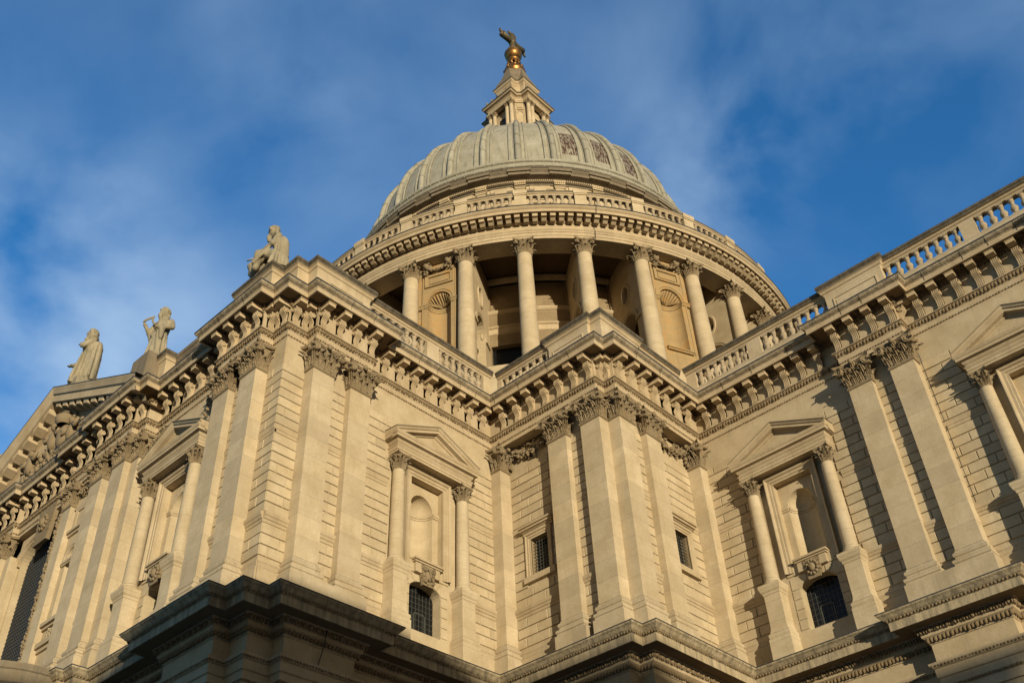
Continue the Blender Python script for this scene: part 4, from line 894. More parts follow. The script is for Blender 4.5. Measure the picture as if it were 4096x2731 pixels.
# radial buttress walls behind every column with arch and oculus; solid niche blocks in every fourth bay
def rwall():
    """(u tangential, w radial outward from RI, z from 26.2)"""
    m = MB(); Lw = RC - .55 - RI + .02
    R_ = Matrix(((0, 1, 0, 0), (1, 0, 0, 0), (0, 0, 1, 0), (0, 0, 0, 1)))
    for sg in (-1, 1):
        x = MB(Matrix(((0, 1, 0, 0), (1, 0, 0, 0), (0, 0, 1, 0), (0, 0, 0, 1))))
        c = Lw / 2 + .25
        arch_panel(x, c, Lw / 2, 0, 8.9, 1.25, 1.25, 7.0, sg * .42, seg=12)
        # band with the oculus
        n = 16; ring = [(c + .55 * cos(2 * pi * i / n), 10.6 + .85 * sin(2 * pi * i / n)) for i in range(n)]
        sq = []
        for i in range(n):
            t = 2 * pi * i / n; k = 1 / max(abs(cos(t)), abs(sin(t))); sq.append((c + Lw / 2 * min(1, k) * cos(t) * (1 if abs(cos(t)) * k > .99 else 1), 10.6 + 1.7 * k * sin(t)))
        sq = [(c + Lw / 2 * max(-1, min(1, cos(2 * pi * i / n) * 1.42)), 10.6 + 1.7 * max(-1, min(1, sin(2 * pi * i / n) * 1.42))) for i in range(n)]
        for i in range(n): j = (i + 1) % n; x.quad((ring[i][0], sg * .42, ring[i][1]), (ring[j][0], sg * .42, ring[j][1]), (sq[j][0], sg * .42, sq[j][1]), (sq[i][0], sg * .42, sq[i][1]))
        x.quad((c - Lw / 2, sg * .42, 12.3), (c + Lw / 2, sg * .42, 12.3), (c + Lw / 2, sg * .42, 14.6), (c - Lw / 2, sg * .42, 14.6))
        x.quad((-.1, sg * .42, 0), (.27, sg * .42, 0), (.27, sg * .42, 14.6), (-.1, sg * .42, 14.6))
        archivolt(x, c, 7.0, 1.25, 1.62, sg * .42, sg * .52, 14)
        for a, b in ((c - Lw / 2, c - 1.25), (c + 1.25, c + Lw / 2)): x.box(a, b, min(sg * .42, sg * .56), max(sg * .42, sg * .56), 6.75, 7.0)
        x.grid([[(c + k * .55 * cos(2 * pi * i / 20), nn, 10.6 + k * .85 * sin(2 * pi * i / 20)) for i in range(20)] for k, nn in ((1.35, sg * .42), (1.3, sg * .5), (1.05, sg * .5), (1., sg * .36))], False, True)
        x.ball((c + .1, sg * .5, 6.2), (.18, .12, .35), 8, 5)
        m.merge(x)
    x = MB(Matrix(((0, 1, 0, 0), (1, 0, 0, 0), (0, 0, 1, 0), (0, 0, 0, 1)))); c = Lw / 2 + .25
    reveal(x, c, 0, 1.25, 1.25, 7.0, .42, -.42, 12, sill=False)
    x.grid([[(c + .55 * cos(2 * pi * i / 20), nn, 10.6 + .85 * sin(2 * pi * i / 20)) for i in range(20)] for nn in (-.42, .42)], True, True)
    m.merge(x); m.box(-.42, .42, Lw - .02 + .25, Lw + .26, 0, 14.6); return m
rw = rwall().mesh('radial_wall', M_deep)
rwc = rw.copy(); rwc.materials[0] = M_wall
for a in cols: obj('radial_wall', rwc, None, DO, frameM(a, RI, 26.2))
def nblock():
    T_ = Matrix(((1, 0, 0, 0), (0, 1, 0, 0), (0, 0, 1, 0), (0, 0, 0, 1)))
    h = 1.98; m = MB(T_)
    arch_panel(m, 0, 1.35, 3.5, 11.0, 1.0, 1.0, 9.0, 0, tone=.5); niche(m, 0, 3.5, 1.0, 9.0, 0)
    m.quad((h, -.1, 0), (-h, -.1, 0), (-h, -.1, 3.5), (h, -.1, 3.5)); 
    for a, b in ((-h, -1.35), (1.35, h)): m.box(a, b, -.6, -.12, 0, 13.25)
    m.box(-1.35, 1.35, -.3, .0, 0, 3.5, .4); m.box(-1.35, 1.35, -.3, .0, 11.0, 13.25, .3)
    return m
nb = nblock().mesh('niche_block', M_ochre)
def ntrim():
    m = MB(); archivolt(m, 0, 9.0, 1.0, 1.42, 0, .14, 18); m2_ = MB()
    for i in range(11):
        t = pi * (i + .5) / 11; m.tube([(-.12 * cos(t), -.85, 9.02), (-.8 * cos(t), -.6 * sin(t) - .2, 9.0 + .55 * sin(t)), (-.96 * cos(t), -.1, 9.0 + .96 * sin(t))], [.03, .08, .10], 6)
    for a, b in ((-1.9, -1.0), (1.0, 1.9)):
        for z0, z1, n in ((8.62, 8.72, .06), (8.72, 8.9, .1), (8.9, 9.0, .16)): m.box(a, b, -.1, n, z0, z1)
    for r, z0, z1 in ((.9, 8.8, 9.0), (.94, 8.6, 8.8)):
        m.grid([[(-r * cos(pi * i / 14), -r * sin(pi * i / 14), z) for i in range(15)] for z in (z0, z1)], True); m.grid([[(-q * cos(pi * i / 14), -q * sin(pi * i / 14), z0) for i in range(15)] for q in (1., r)], False)
    m.box(-1.15, 1.15, -.1, .18, 3.4, 3.55); m.box(-1.2, 1.2, -.1, .26, 3.55, 3.65)
    frame_rect(m, 0, .95, 1.2, 10.95, 11.85, 0, 12.05, [(0, 0), (0, .12), (1, .16), (1, 0)]); m.box(-1.2, 1.2, 0, .14, 10.8, 10.95); m.box(-.8, .8, 0, .08, 11.1, 11.7, .5)
    m.box(-1.45, -1.35, 0, .05, 3.6, 13.2); m.box(1.35, 1.45, 0, .05, 3.6, 13.2)
    return m
nt_ = ntrim().mesh('niche_moulding', M_ochre)
def nrelief():
    m = MB(); rg = random.Random(5)
    for sg in (-1, 1):
        m.ball((sg * .85, .26, 12.8), (.22, .2, .27), 10, 8)
        for i in range(9): m.ball((sg * .85 + rg.uniform(-.2, .2), .3, 13.0 + rg.uniform(-.05, .12)), .08, 6, 4)
        for i in range(10): m.ball((sg * .95 + rg.uniform(-.12, .12), .15 + rg.uniform(0, .1), 12.5 - i * .05), rg.uniform(.06, .11), 6, 4)
        for k in (-1, 1): leaf(m, (sg * .85 + k * .25, .1, 12.7), k * 1.2, .3, .35, .6)
    for i in range(26): t = -1 + 2 * i / 25; m.ball((t * .72, .2 + rg.uniform(0, .08), 12.5 - .28 * (1 - t * t) + rg.uniform(-.05, .05)), rg.uniform(.07, .12), 6, 4)
    rows = [[(t, .12 + k * .08, 12.85 - .28 * (1 - t * t) - k * .2) for t in [-.7 + .14 * i for i in range(11)]] for k in (0, 1)]; m.grid(rows)
    return m
nr = nrelief(); nr.v = [(x * 1.12, y * 1.5, z) for x, y, z in nr.v]; nr = nr.mesh('cherub_relief', M_carve)
for i in range(32):
    ac = A0 + ST * (i + .5)
    if not filled(ac): continue
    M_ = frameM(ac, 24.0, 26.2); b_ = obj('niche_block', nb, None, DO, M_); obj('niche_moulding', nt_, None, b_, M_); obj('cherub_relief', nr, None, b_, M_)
    m = MB()
    for e in (-2, 2):
        pass
# ------------------------------------------------------------ gallery balustrade
RB = 25.35; db = baluster(1.52, .21).mesh('baluster', M_bal); far = MB(); dbm = baluster(1.52, .21)
m = MB(); m.lathe([(RB - .3, 42.0), (RB + .08, 42.0), (RB + .08, 42.5), (RB + .0, 42.62), (RB - .3, 42.62)], DC, 160, smooth=False); bd = obj('gallery_balustrade', m, M_smooth, DO)
m = MB(); m.lathe([(RB - .36, 44.14), (RB - .02, 44.14), (RB + .02, 44.26), (RB + .1, 44.3), (RB + .1, 44.42)], DC, 160, smooth=False); obj('rail', m, M_mould, bd); m = MB(); m.lathe([(RB + .08, 44.40), (RB + .13, 44.41), (RB + .13, 44.56), (RB - .36, 44.64)], DC, 160, smooth=False); obj('coping', m, M_soot, bd)
pm = MB(); pm.box(-.5, .5, -.36, .08, -.35, 1.52); pm.box(-.55, .55, -.42, .15, 1.52, 1.66); pm.box(-.58, .58, -.46, .2, 1.66, 2.1); pm = pm.mesh('pier', M_smooth)
for a in cols:
    obj('pier', pm, None, bd, frameM(a, RB, 42.62))
    for k in range(6):
        aa = a + 1.25 + (ST - 2.5) * (k + .5) / 6; d = ((aa + 50 + 180) % 360) - 180
        if abs(d) < 48: obj('baluster', db, None, bd, frameM(aa, RB - .14, 42.62))
        elif abs(d) < 100: far.merge(dbm, frameM(aa, RB - .14, 42.62))
obj('far_balusters', far, M_bal, bd, kind='stuff')
# ------------------------------------------------------------ attic drum
m = MB(); m.lathe([(18.6, 47.0), (18.6, 54.0)], DC, 128, smooth=False); at_ = obj('attic', m, M_wall, DO); m = MB(); m.lathe([(18.55, 42.3), (18.55, 46.8), (18.9, 46.9), (18.9, 47.2), (18.6, 47.3)], DC, 128, smooth=False); obj('attic_base', m, M_black, at_)  # attic base near black: shade behind the balusters put into its colour
m = MB(); m.lathe([(18.6, 52.1), (18.75, 52.15), (18.8, 52.5), (18.6, 52.55)], DC, 128, smooth=False)
m.lathe([(18.6, 53.1), (18.72, 53.15), (18.72, 53.3), (18.9, 53.34), (18.9, 53.6), (19.1, 53.66), (19.55, 53.72), (19.55, 54.0), (19.75, 54.2), (19.75, 54.35), (18.6, 55.0)], DC, 128, smooth=False); obj('attic_cornice', m, M_cope, at_); m = MB(); m.lathe([(19.7, 54.3), (19.8, 54.32), (19.8, 54.5), (18.6, 55.05)], DC, 128, smooth=False); obj('cornice_capping', m, M_soot, at_)
dt = MB(); rg = random.Random(3)
for i in range(640):
    a = AZ(360 / 640 * i); M_ = Matrix.Translation((DX + 18.9 * cos(a), DY + 18.9 * sin(a), 53.38)) @ Matrix.Rotation(a - pi / 2, 4, 'Z'); x = MB(); x.box(-.05, .05, -.1, .12, 0, .2); dt.merge(x, M_)
obj('dentils', dt, M_mould, at_)
ps = MB(); ps.box(-.42, .42, -.1, .28, -6.3, -1.0); ps.box(-.5, .5, -.1, .36, -1.0, -.82); ps.box(-.56, .56, -.1, .42, -.82, -.72); ps.box(-.52, .52, -.1, .40, -.5, .1); 
for i in range(5): ps.box(-.45 + i * .2, -.35 + i * .2, .4, .5, -.35, -.12)
ps = ps.mesh('attic_pilaster', M_wall)
pj = MB(); pj.box(-1.02, 1.02, -.3, 1.05, -.03, .3); pj.box(-1.1, 1.1, -.3, 1.2, .3, .62); pj.box(-1.05, 1.05, -.6, .9, .62, .9); pj.box(-.95, .95, -.8, .5, .9, 1.3); pj = pj.mesh('cornice_projection', M_cope)
pp = MB(); pp.box(-.95, .95, 0, .14, -3.2, -.9); pp.box(-.55, .55, .14, .22, -2.9, -1.15); pp = pp.mesh('attic_panel', M_wall)
for a in cols:
    obj('attic_pilaster', ps, None, at_, frameM(a, 18.6, 53.5)); obj('cornice_projection', pj, None, at_, frameM(a, 18.6, 53.75)); obj('attic_panel', pp, None, at_, frameM(a + ST / 2, 18.6, 53.9))
m = MB()
for R_, z, r in ((19.45, 55.1, .16), (19.17, 56.15, .2), (19.25, 55.55, .1)):
    m.lathe([(R_ + r * cos(t), z + r * sin(t)) for t in [-pi * .6 + 2 * pi * i / 8 for i in range(9)]], DC, 160)
for i in range(128):
    a = AZ(A0 + 360 / 128 * (i + .5)); 
    for R_, z, r in ((19.45, 55.1, .19), (19.17, 56.15, .23)): m.ball((DX + R_ * cos(a), DY + R_ * sin(a), z), (r * .9, r * .9, r * 1.05), 6, 4)
obj('lead_roll', m, M_lead, DO)
m = MB(); m.lathe([(18.6, 54.8), (19.3, 55.0), (19.2, 55.9), (19.1, 56.0), (18.3, 56.3)], DC, 128); obj('dome_base', m, M_lead, DO)
# ------------------------------------------------------------ lead dome
Z0, HD, NN = 58.71, 17.15, 1.911
def rr(z): 
    if z <= Z0: return 17.72 + .6 * ((Z0 - z) / 2.6) ** 1.5
    h = min(.9995, (z - Z0) / HD); return 17.72 * (1 - h ** NN) ** (1 / NN)
zs = [56.1, 56.5, 57.0, 57.6, 58.2, 58.7] + [Z0 + HD * sin(radians(t)) for t in (2, 5, 9, 13, 17, 21, 25, 29, 33, 37, 41, 45, 49, 53, 57, 61, 65, 69, 73, 76.5)]
def prr(z, a, dr): r = rr(z) + dr; return (DX + r * cos(a), DY + r * sin(a), z)
m = MB(); m.bare = []; K = 12
for i in range(32):
    a0 = A0 + ST * i
    for j in range(K):
        p, q = AZ(a0 + ST * j / K), AZ(a0 + ST * (j + 1) / K); mid = a0 + ST * (j + .5) / K; w = abs((j + .5) / K - .5)
        for za, zb in zip(zs, zs[1:]):
            zz = (za + zb) / 2; inp = w < .27 and zz > 57.2; dr = -.08 if inp else 0.
            m.quad(prr(za, p, dr), prr(za, q, dr), prr(zb, q, dr), prr(zb, p, dr), smooth=True, tone=random.Random(i * 997 + (j // 2) * 31 + int(za * 3)).random() * .5)
            md = ((mid + 180) % 360) - 180; v = 0.
            if -38 < md < -6 and w < .25:
                f = max(0, 1 - abs(zz - 61.6) / 3.6); v = .45 + .53 * min(1, f * 2.2)
            elif -45 < md < 10 and zz > 60: v = .70 if w > .3 else .45
            m.bare.append(v)
    # panel frame
dm_ = obj('lead_shell', m, M_lead, DO); m = None
fr = MB()
ribm = None
for i in range(32):
    rb = MB(); a = AZ(A0 + ST * i)
    rb.tube([prr(z, a, .10) for z in zs], [.31 * (.35 + .65 * rr(z) / 18) for z in zs], 10, tone=rnd(0, .8))
    for zc in (60.2, 62.2, 64.4, 66.6, 68.8, 70.8): rb.tube([prr(zc - .03, a, .10), prr(zc + .05, a, .10)], [.34 * (.35 + .65 * rr(zc) / 18)] * 2, 10, tone=1)
    obj('rib', rb, M_lead, dm_)
    fm = MB(); ac = A0 + ST * (i + .5)
    for off in (0, .16):
        pts = []
        H_ = 3.15 - off * 1.6
        for z in zs[::-1]:
            if z > 57.9: pts.append(prr(z, AZ(ac - H_), .02))
        for k in range(9): t = pi * k / 8; pts.append(prr(57.9 - sin(t) * 1.15 * (1 - off), AZ(ac - H_ * cos(t)), .02))
        for z in zs:
            if z > 57.9: pts.append(prr(z, AZ(ac + H_), .02))
        fm.tube(pts, .085, 6, tone=.3)
    for e in (-4.35, 4.35): fm.tube([prr(z, AZ(ac + e), .02) for z in zs], .05, 5, tone=.5)
    obj('panel_frame', fm, M_lead, dm_)
# dome collar and gallery deck
m = MB(); m.lathe([(4.4, 74.2), (4.4, 79.0), (4.9, 79.2), (4.9, 79.6), (4.0, 79.8)], DC, 32, smooth=False); obj('lantern_drum', m, M_wall, DO)
# ------------------------------------------------------------ lantern
LX, LY = DX + .14, DY + .14
def cross_path(a, b): return [(LX - b, LY - a), (LX + b, LY - a), (LX + b, LY - b), (LX + a, LY - b), (LX + a, LY + b), (LX + b, LY + b), (LX + b, LY + a), (LX - b, LY + a), (LX - b, LY + b), (LX - a, LY + b), (LX - a, LY - b), (LX - b, LY - b)]
def cpath(a, b, c):      # with canted inner corners
    out = []
    for k in range(4):
        for x, y in ((-b, -a), (b, -a), (b, -c), (c, -b)):
            ca, sa = round(cos(k * pi / 2)), round(sin(k * pi / 2)); out.append((LX + x * ca - y * sa, LY + x * sa + y * ca))
    return out
m = MB(); m.sweep(cpath(2.7, 1.9, 2.6), [(0, 79.5), (0, 88)], True); lt_ = obj('lantern', m, M_wall, DO)
m = MB(); m.sweep(cpath(3.55, 2.0, 2.65), [(-.6, 87.02), (.02, 87.02), (.02, 87.3), (.06, 87.34), (.0, 87.4), (.0, 87.75), (.1, 87.85), (.14, 88.0), (.42, 88.06), (.42, 88.22), (.5, 88.3), (.52, 88.4), (-.8, 88.7)], True); obj('lantern_cornice', m, M_mould, lt_); m = MB(); m.sweep(cpath(3.55, 2.0, 2.65), [(.4, 88.28), (.56, 88.3), (.56, 88.52), (-.8, 88.8)], True); obj('cornice_capping', m, M_soot, lt_)
m = MB(); m.sweep(cpath(3.5, 1.9, 2.6), [(-.5, 79.4), (.3, 79.4), (.3, 80.2), (.1, 80.6), (-.5, 80.6)], True); obj('lantern_plinth', m, M_mould, lt_)
lsh = shaft_mesh(.29, .25, 5.3, M_smooth, 'lantern_column', 14, 3); lcap = round_capital(.25, .72, 6).mesh('capital', M_carve)
for k in range(4):
    for u in (-1.78, -1.08, 1.08, 1.78):
        a = k * 90 - 90; M_ = Matrix.Translation((LX, LY, 0)) @ Matrix.Rotation(AZ(a) - pi / 2, 4, 'Z') @ Matrix.Translation((u, 3.3, 0))
        o = obj('lantern_column', lsh, None, DO, M_ @ Matrix.Translation((0, 0, 80.9))); obj('capital', lcap, None, o, M_ @ Matrix.Translation((0, 0, 86.28)))
    m = MB(); m.quad((.75, 0, 0), (-.75, 0, 0), (-.75, 0, 4.6), (.75, 0, 4.6)); obj('lantern_opening', m, M_glass, lt_, Matrix.Translation((LX, LY, 81)) @ Matrix.Rotation(k * pi / 2, 4, 'Z') @ Matrix.Translation((0, 2.72, 0)))
    m = MB(); archivolt(m, 0, 4.6, .3, .42, 0, .08, 10); m.box(-.5, .5, 0, .1, 1.9, 2.1); m.box(-.5, -.4, 0, .08, 2.1, 5.2); m.box(.4, .5, 0, .08, 2.1, 5.2); m.box(-.5, .5, 0, .1, 5.2, 5.35); m.box(-.35, .35, 0, .06, 5.6, 6.4)
    obj('corner_niche', m, M_mould, lt_, Matrix.Translation((LX, LY, 80.4)) @ Matrix.Rotation(k * pi / 2 + pi / 4, 4, 'Z') @ Matrix.Translation((0, 3.2, 0)))
m = MB()
for i in range(4):
    P_ = cpath(3.9, 2.35, 3.0)
band(m, cpath(3.62, 2.07, 2.7) + [cpath(3.62, 2.07, 2.7)[0]], 0.05, 87.95, .2, (.06, .08, .08)); obj('dentils', m, M_carve, lt_)
m = MB(); m.sweep(cpath(2.35, 1.25, 1.75), [(-.3, 88.3), (.3, 88.4), (.3, 88.9), (.05, 89.1), (.0, 89.3), (0, 92.0), (.08, 92.1), (.12, 92.3), (.32, 92.5), (.36, 92.7), (.38, 92.95), (-.3, 93.2)], True); up_ = obj('upper_lantern', m, M_mould, DO); m = MB(); m.sweep(cpath(2.35, 1.25, 1.75), [(.25, 92.7), (.42, 92.75), (.42, 93.0), (-.3, 93.25)], True); obj('cornice_capping', m, M_soot, up_)
for k in range(4):
    M_ = Matrix.Translation((LX, LY, 0)) @ Matrix.Rotation(k * pi / 2, 4, 'Z')
    m = MB(); m.box(-.75, .75, 2.36, 2.42, 89.8, 91.6, .2); m.box(-.3, .3, 2.4, 2.6, 90, 91.2)
    for u in (-2.1, -1.3, 1.3, 2.1): m.lathe([(.2, 88.5), (.24, 88.7), (.12, 88.9), (.22, 89.3), (.1, 89.6), (.14, 89.8), (.02, 90.05)], (u, 3.5), 8)
    for sg in (-1, 1): volute(m, (sg * 1.45, 2.7, 89.6), pi / 2, .5, .3); m.tube([(sg * 1.45, 3.0, 89.0), (sg * 1.4, 2.7, 89.6), (sg * 1.3, 2.45, 90.6)], [.25, .2, .12], 6)
    obj('urns_and_scrolls', m, M_carve, up_, M_)
m = MB(); m.sweep(cpath(2.45, 1.3, 1.8), [(-.2, 93.0), (.02, 93.05), (.02, 93.7), (-.1, 94.2), (-.35, 94.9), (-.62, 95.8), (-.8, 96.6), (-1.0, 97.4), (-1.15, 98.0)], True); obj('lantern_cap', m, M_cope, up_)
# ------------------------------------------------------------ golden ball and cross
GB = thing('ball_and_cross', 'gilded ball with a tarnished cross, standing on top of the dome lantern', 'cross', (LX, LY, 97.6))
m = MB(); m.lathe([(1.25, 97.4), (1.45, 97.7), (1.5, 98.1), (1.3, 98.35), (1.35, 98.6), (1.05, 98.9), (.95, 99.3), (.7, 99.5)], (LX, LY), 24)
for i in range(8): a = i * pi / 4; m.ball((LX + 1.3 * cos(a), LY + 1.3 * sin(a), 98.35), .28, 8, 6)
for i in range(8): a = i * pi / 4 + .3; m.tube([(LX + .55 * cos(a), LY + .55 * sin(a), 99.3), (LX + .85 * cos(a), LY + .85 * sin(a), 99.9), (LX + .6 * cos(a), LY + .6 * sin(a), 100.6)], [.2, .22, .16], 7)
m.lathe([(.6, 100.5), (.85, 100.7), (.9, 100.9), (.7, 101.05)], (LX, LY), 24); obj('base', m, M_gild, GB)
m = MB(); m.ball((LX, LY, 102.2), 1.2, 28, 18); obj('ball', m, M_gild, GB)
m = MB(); m.lathe([(1.17, 102.2 + .2), (1.25, 102.45), (1.12, 102.7)], (LX, LY), 24)
for i in range(12): a = i * pi / 6; m.ball((LX + .7 * cos(a), LY + .7 * sin(a), 103.25), .22, 6, 5)
obj('ball_band', m, M_bronze, GB)
m = MB(); m.tube([(LX, LY, 103.2), (LX, LY, 104.2), (LX, LY, 105.75), (LX, LY, 107.25)], [.62, .42, .42, .36], 12)
m.tube([(LX, LY - 2.1, 105.35), (LX, LY - 1, 105.35), (LX, LY + 1, 105.35), (LX, LY + 2.1, 105.35)], [.5, .42, .42, .5], 12)
m.ball((LX, LY, 105.35), (.55, .6, .6), 12, 8)
for p, d in (((0, -2.12, 105.35), 1), ((0, 2.12, 105.35), 1)):
    m.ball((LX, LY + p[1], p[2]), (.3, .3, .4), 10, 7)
    for k in (-1, 1): m.tube([(LX, LY + p[1], p[2] + k * .2), (LX, LY + p[1] * 1.12, p[2] + k * .45), (LX, LY + p[1] * 1.2, p[2] + k * .75), (LX, LY + p[1] * 1.1, p[2] + k * .8)], [.22, .2, .13, .04], 7)
for k in (-1, 1): m.tube([(LX, LY, 107.05), (LX, LY + k * .5, 107.45), (LX, LY + k * .75, 107.30), (LX, LY + k * .7, 106.85)], [.25, .2, .16, .06], 7); m.tube([(LX, LY, 106.25), (LX, LY + k * .6, 106.40), (LX, LY + k * .7, 106.05)], [.2, .17, .06], 7)
obj('cross', m, M_bronze, GB)

m = MB(); a_ = AZ(-37.3)
m.tube([(DX + r * cos(a_ + o_), DY + r * sin(a_ + o_), z) for r, z, o_ in ((26.33, 42.05, 0), (26.15, 41.45, .0005), (25.2, 41.1, .001), (25.0, 40.4, 0), (25.17, 40.3, .001), (25.0, 39.5, .0012))], .025, 5); obj('lightning_cable', m, M_flash, DO)
# ================================================================== STATUES (stone figures)
def capsule(m, a, b, ra, rb, n=5, seg=12):
    a, b = Vector(a), Vector(b); pts = [a + (b - a) * i / n for i in range(n + 1)]; m.tube(pts, [ra + (rb - ra) * i / n for i in range(n + 1)], seg); m.ball(a, ra, 10, 7); m.ball(b, rb, 10, 7)
def fuse(name, m, vox, smooth=2, mat=None, parent=None, M=None, disp=.03, seed=0):
    me = m.mesh(name, mat or M_statue); o = bpy.data.objects.new(name, me); COL.objects.link(o)
    r = o.modifiers.new('r', 'REMESH'); r.mode = 'VOXEL'; r.voxel_size = vox; r.use_smooth_shade = True
    s = o.modifiers.new('s', 'SMOOTH'); s.iterations = smooth; s.factor = .5
    t = bpy.data.textures.new(name, 'CLOUDS'); t.noise_scale = .28; t.noise_depth = 3
    d = o.modifiers.new('d', 'DISPLACE'); d.texture = t; d.strength = disp * 2; d.mid_level = .5; d.texture_coords = 'LOCAL'
    dg = bpy.context.evaluated_depsgraph_get(); nm = bpy.data.meshes.new_from_object(o.evaluated_get(dg)); nm.name = name
    bpy.data.objects.remove(o); bpy.data.meshes.remove(me)
    if not nm.materials: nm.materials.append(mat or M_statue)
    o = bpy.data.objects.new(name, nm); return link(o, parent, M)
def head(m, c, f, k=1., beard=True, hat='hair', hr=.27):
    """c centre, f facing (unit xy)"""
    c = Vector(c); f = Vector((f[0], f[1], 0)).normalized(); s_ = Vector((-f.y, f.x, 0)); z = Vector((0, 0, 1))
    m.ball(c, (hr * .9 * k, hr * .9 * k, hr * 1.18 * k), 14, 10)
    m.ball(c + f * hr * .45 * k - z * .1 * k, (hr * .55 * k, hr * .55 * k, hr * .7 * k), 10, 8)
    m.ball(c + f * hr * 1.02 * k - z * .02 * k, (.05 * k, .05 * k, .1 * k), 6, 5)                  # nose
    m.ball(c + f * hr * .88 * k + z * .09 * k, (.13 * k, .13 * k, .04 * k), 8, 5)                   # brow
    for sg in (-1, 1): m.ball(c + s_ * sg * hr * .85 * k, (.06 * k, .06 * k, .09 * k), 6, 5)
    if beard:
        for i in range(9): m.ball(c + f * (hr * .85 + rnd(-.04, .06)) * k + s_ * rnd(-.1, .1) * k - z * (.2 + i * .03) * k, .08 * k, 6, 5)
        m.ball(c + f * hr * .8 * k - z * .42 * k, (.12 * k, .12 * k, .2 * k), 8, 6)
    for i in range(26):
        a = rnd(0, 2 * pi); e = rnd(.1, 1.2); q = Vector((cos(a) * cos(e), sin(a) * cos(e), sin(e)))
        if q.dot(f) > .55 and q.z < .7: continue
        m.ball(c + q * hr * 1.02 * k, .085 * k, 6, 5)
    for i in range(8): m.ball(c - f * hr * .8 * k + s_ * rnd(-.2, .2) * k - z * (.05 + i * .04) * k, .1 * k, 6, 5)
    if hat == 'crown': m.lathe([(hr * 1.05, c.z + .12), (hr * 1.15, c.z + .34), (hr * .9, c.z + .34)], (c.x, c.y), 12)
def hand(m, p, d, k=1.):
    p = Vector(p); d = Vector(d).normalized(); s_ = d.cross(Vector((0, 0, 1))); s_ = s_.normalized() if s_.length > .1 else Vector((1, 0, 0))
    m.ball(p, (.12 * k, .12 * k, .09 * k), 8, 6)
    for i in range(4):
        o_ = s_ * (i - 1.5) * .055 * k; l_ = (.2, .24, .22, .17)[i] * k; capsule(m, p + o_ + d * .05 * k, p + o_ + d * l_ - Vector((0, 0, .05 * k)), .032 * k, .024 * k, 3, 6)
    capsule(m, p - s_ * .1 * k, p - s_ * .17 * k + d * .12 * k, .035 * k, .026 * k, 3, 6)
def robe(m, c, z0, z1, prof, fold=14, amp=.05, ex=1., tw=0.):
    """draped cylinder with vertical folds; prof (t, r)"""
    rows = []
    for t, r in prof:
        z = z0 + (z1 - z0) * t; row = []
        for j in range(72):
            a = 2 * pi * j / 72; q = r + amp * (1.15 - t) * (sin(fold * a + 2.2 * sin(3 * a) + tw * t * 3) + .6 * sin((fold * .55) * a + 1.3 + t))
            row.append((c[0] + q * cos(a) * ex, c[1] + q * sin(a), z))
        rows.append(row)
    ids = m.grid(rows, True, True); m.af(ids[0][::-1]); m.af(ids[-1])
def pix(px, py, y):                 # point on plane y through a pixel of the 1024 picture
    d = FW + RT * ((px - 512) / 1026.2) - UP * ((py - 341.5) / 1026.2); return CAM + d * ((y - CAM.y) / d.y)
def statue(label, loc, build, vox=.055, disp=.02, yaw=0., k=1., parts=()):
    t = thing('statue', label, 'statue', loc, 'stone figures standing along the transept roofline'); m = MB(); build(m)
    fuse('figure', m, vox, 1, M_statue, t, Matrix.Translation(loc) @ Matrix.Rotation(yaw, 4, 'Z') @ Matrix.Scale(k, 4), disp)
    return t
# figures are built facing -y, 4 m tall, feet at 0
def fig_cloak(m):
    m.box(-.62, .62, -.55, .55, -.12, .16)
    robe(m, (0, 0), 0, 2.5, ((0, .62), (.2, .52), (.5, .42), (.8, .36), (1, .30)), 11, .11)
    robe(m, (0, 0), 2.3, 3.3, ((0, .31), (.35, .36), (.7, .37), (.9, .26), (1, .13)), 7, .03, 1.2)
    robe(m, (.05, .30), .35, 3.15, ((0, .36), (.3, .36), (.6, .36), (.85, .33), (.95, .28), (1, .2)), 9, .12, 1.35)        # cloak at the back
    capsule(m, (0, 0, 3.15), (-.02, -.08, 3.55), .14, .13); head(m, (-.03, -.14, 3.82), (-.25, -1), 1.1, True, 'hair')
    capsule(m, (-.40, -.05, 3.0), (-.52, -.28, 2.3), .19, .17); capsule(m, (-.52, -.28, 2.3), (-.4, -.66, 1.75), .17, .12); hand(m, (-.38, -.76, 1.68), (0, -1, -.1), 1.2)
    capsule(m, (.40, -.05, 3.0), (.5, -.42, 2.55), .18, .16); capsule(m, (.5, -.42, 2.55), (.1, -.52, 2.95), .15, .11); hand(m, (0, -.55, 3.0), (-1, 0, .2), 1.2)
    for i in range(6): capsule(m, (-.3 + i * .12, -.34, 2.4 - i * .04), (-.5 + i * .2, -.56, .25), .055, .09)
    capsule(m, (-.45, -.25, 2.0), (.42, -.28, 2.8), .13, .16); capsule(m, (-.5, -.3, 2.15), (-.66, -.48, 1.1), .14, .07)
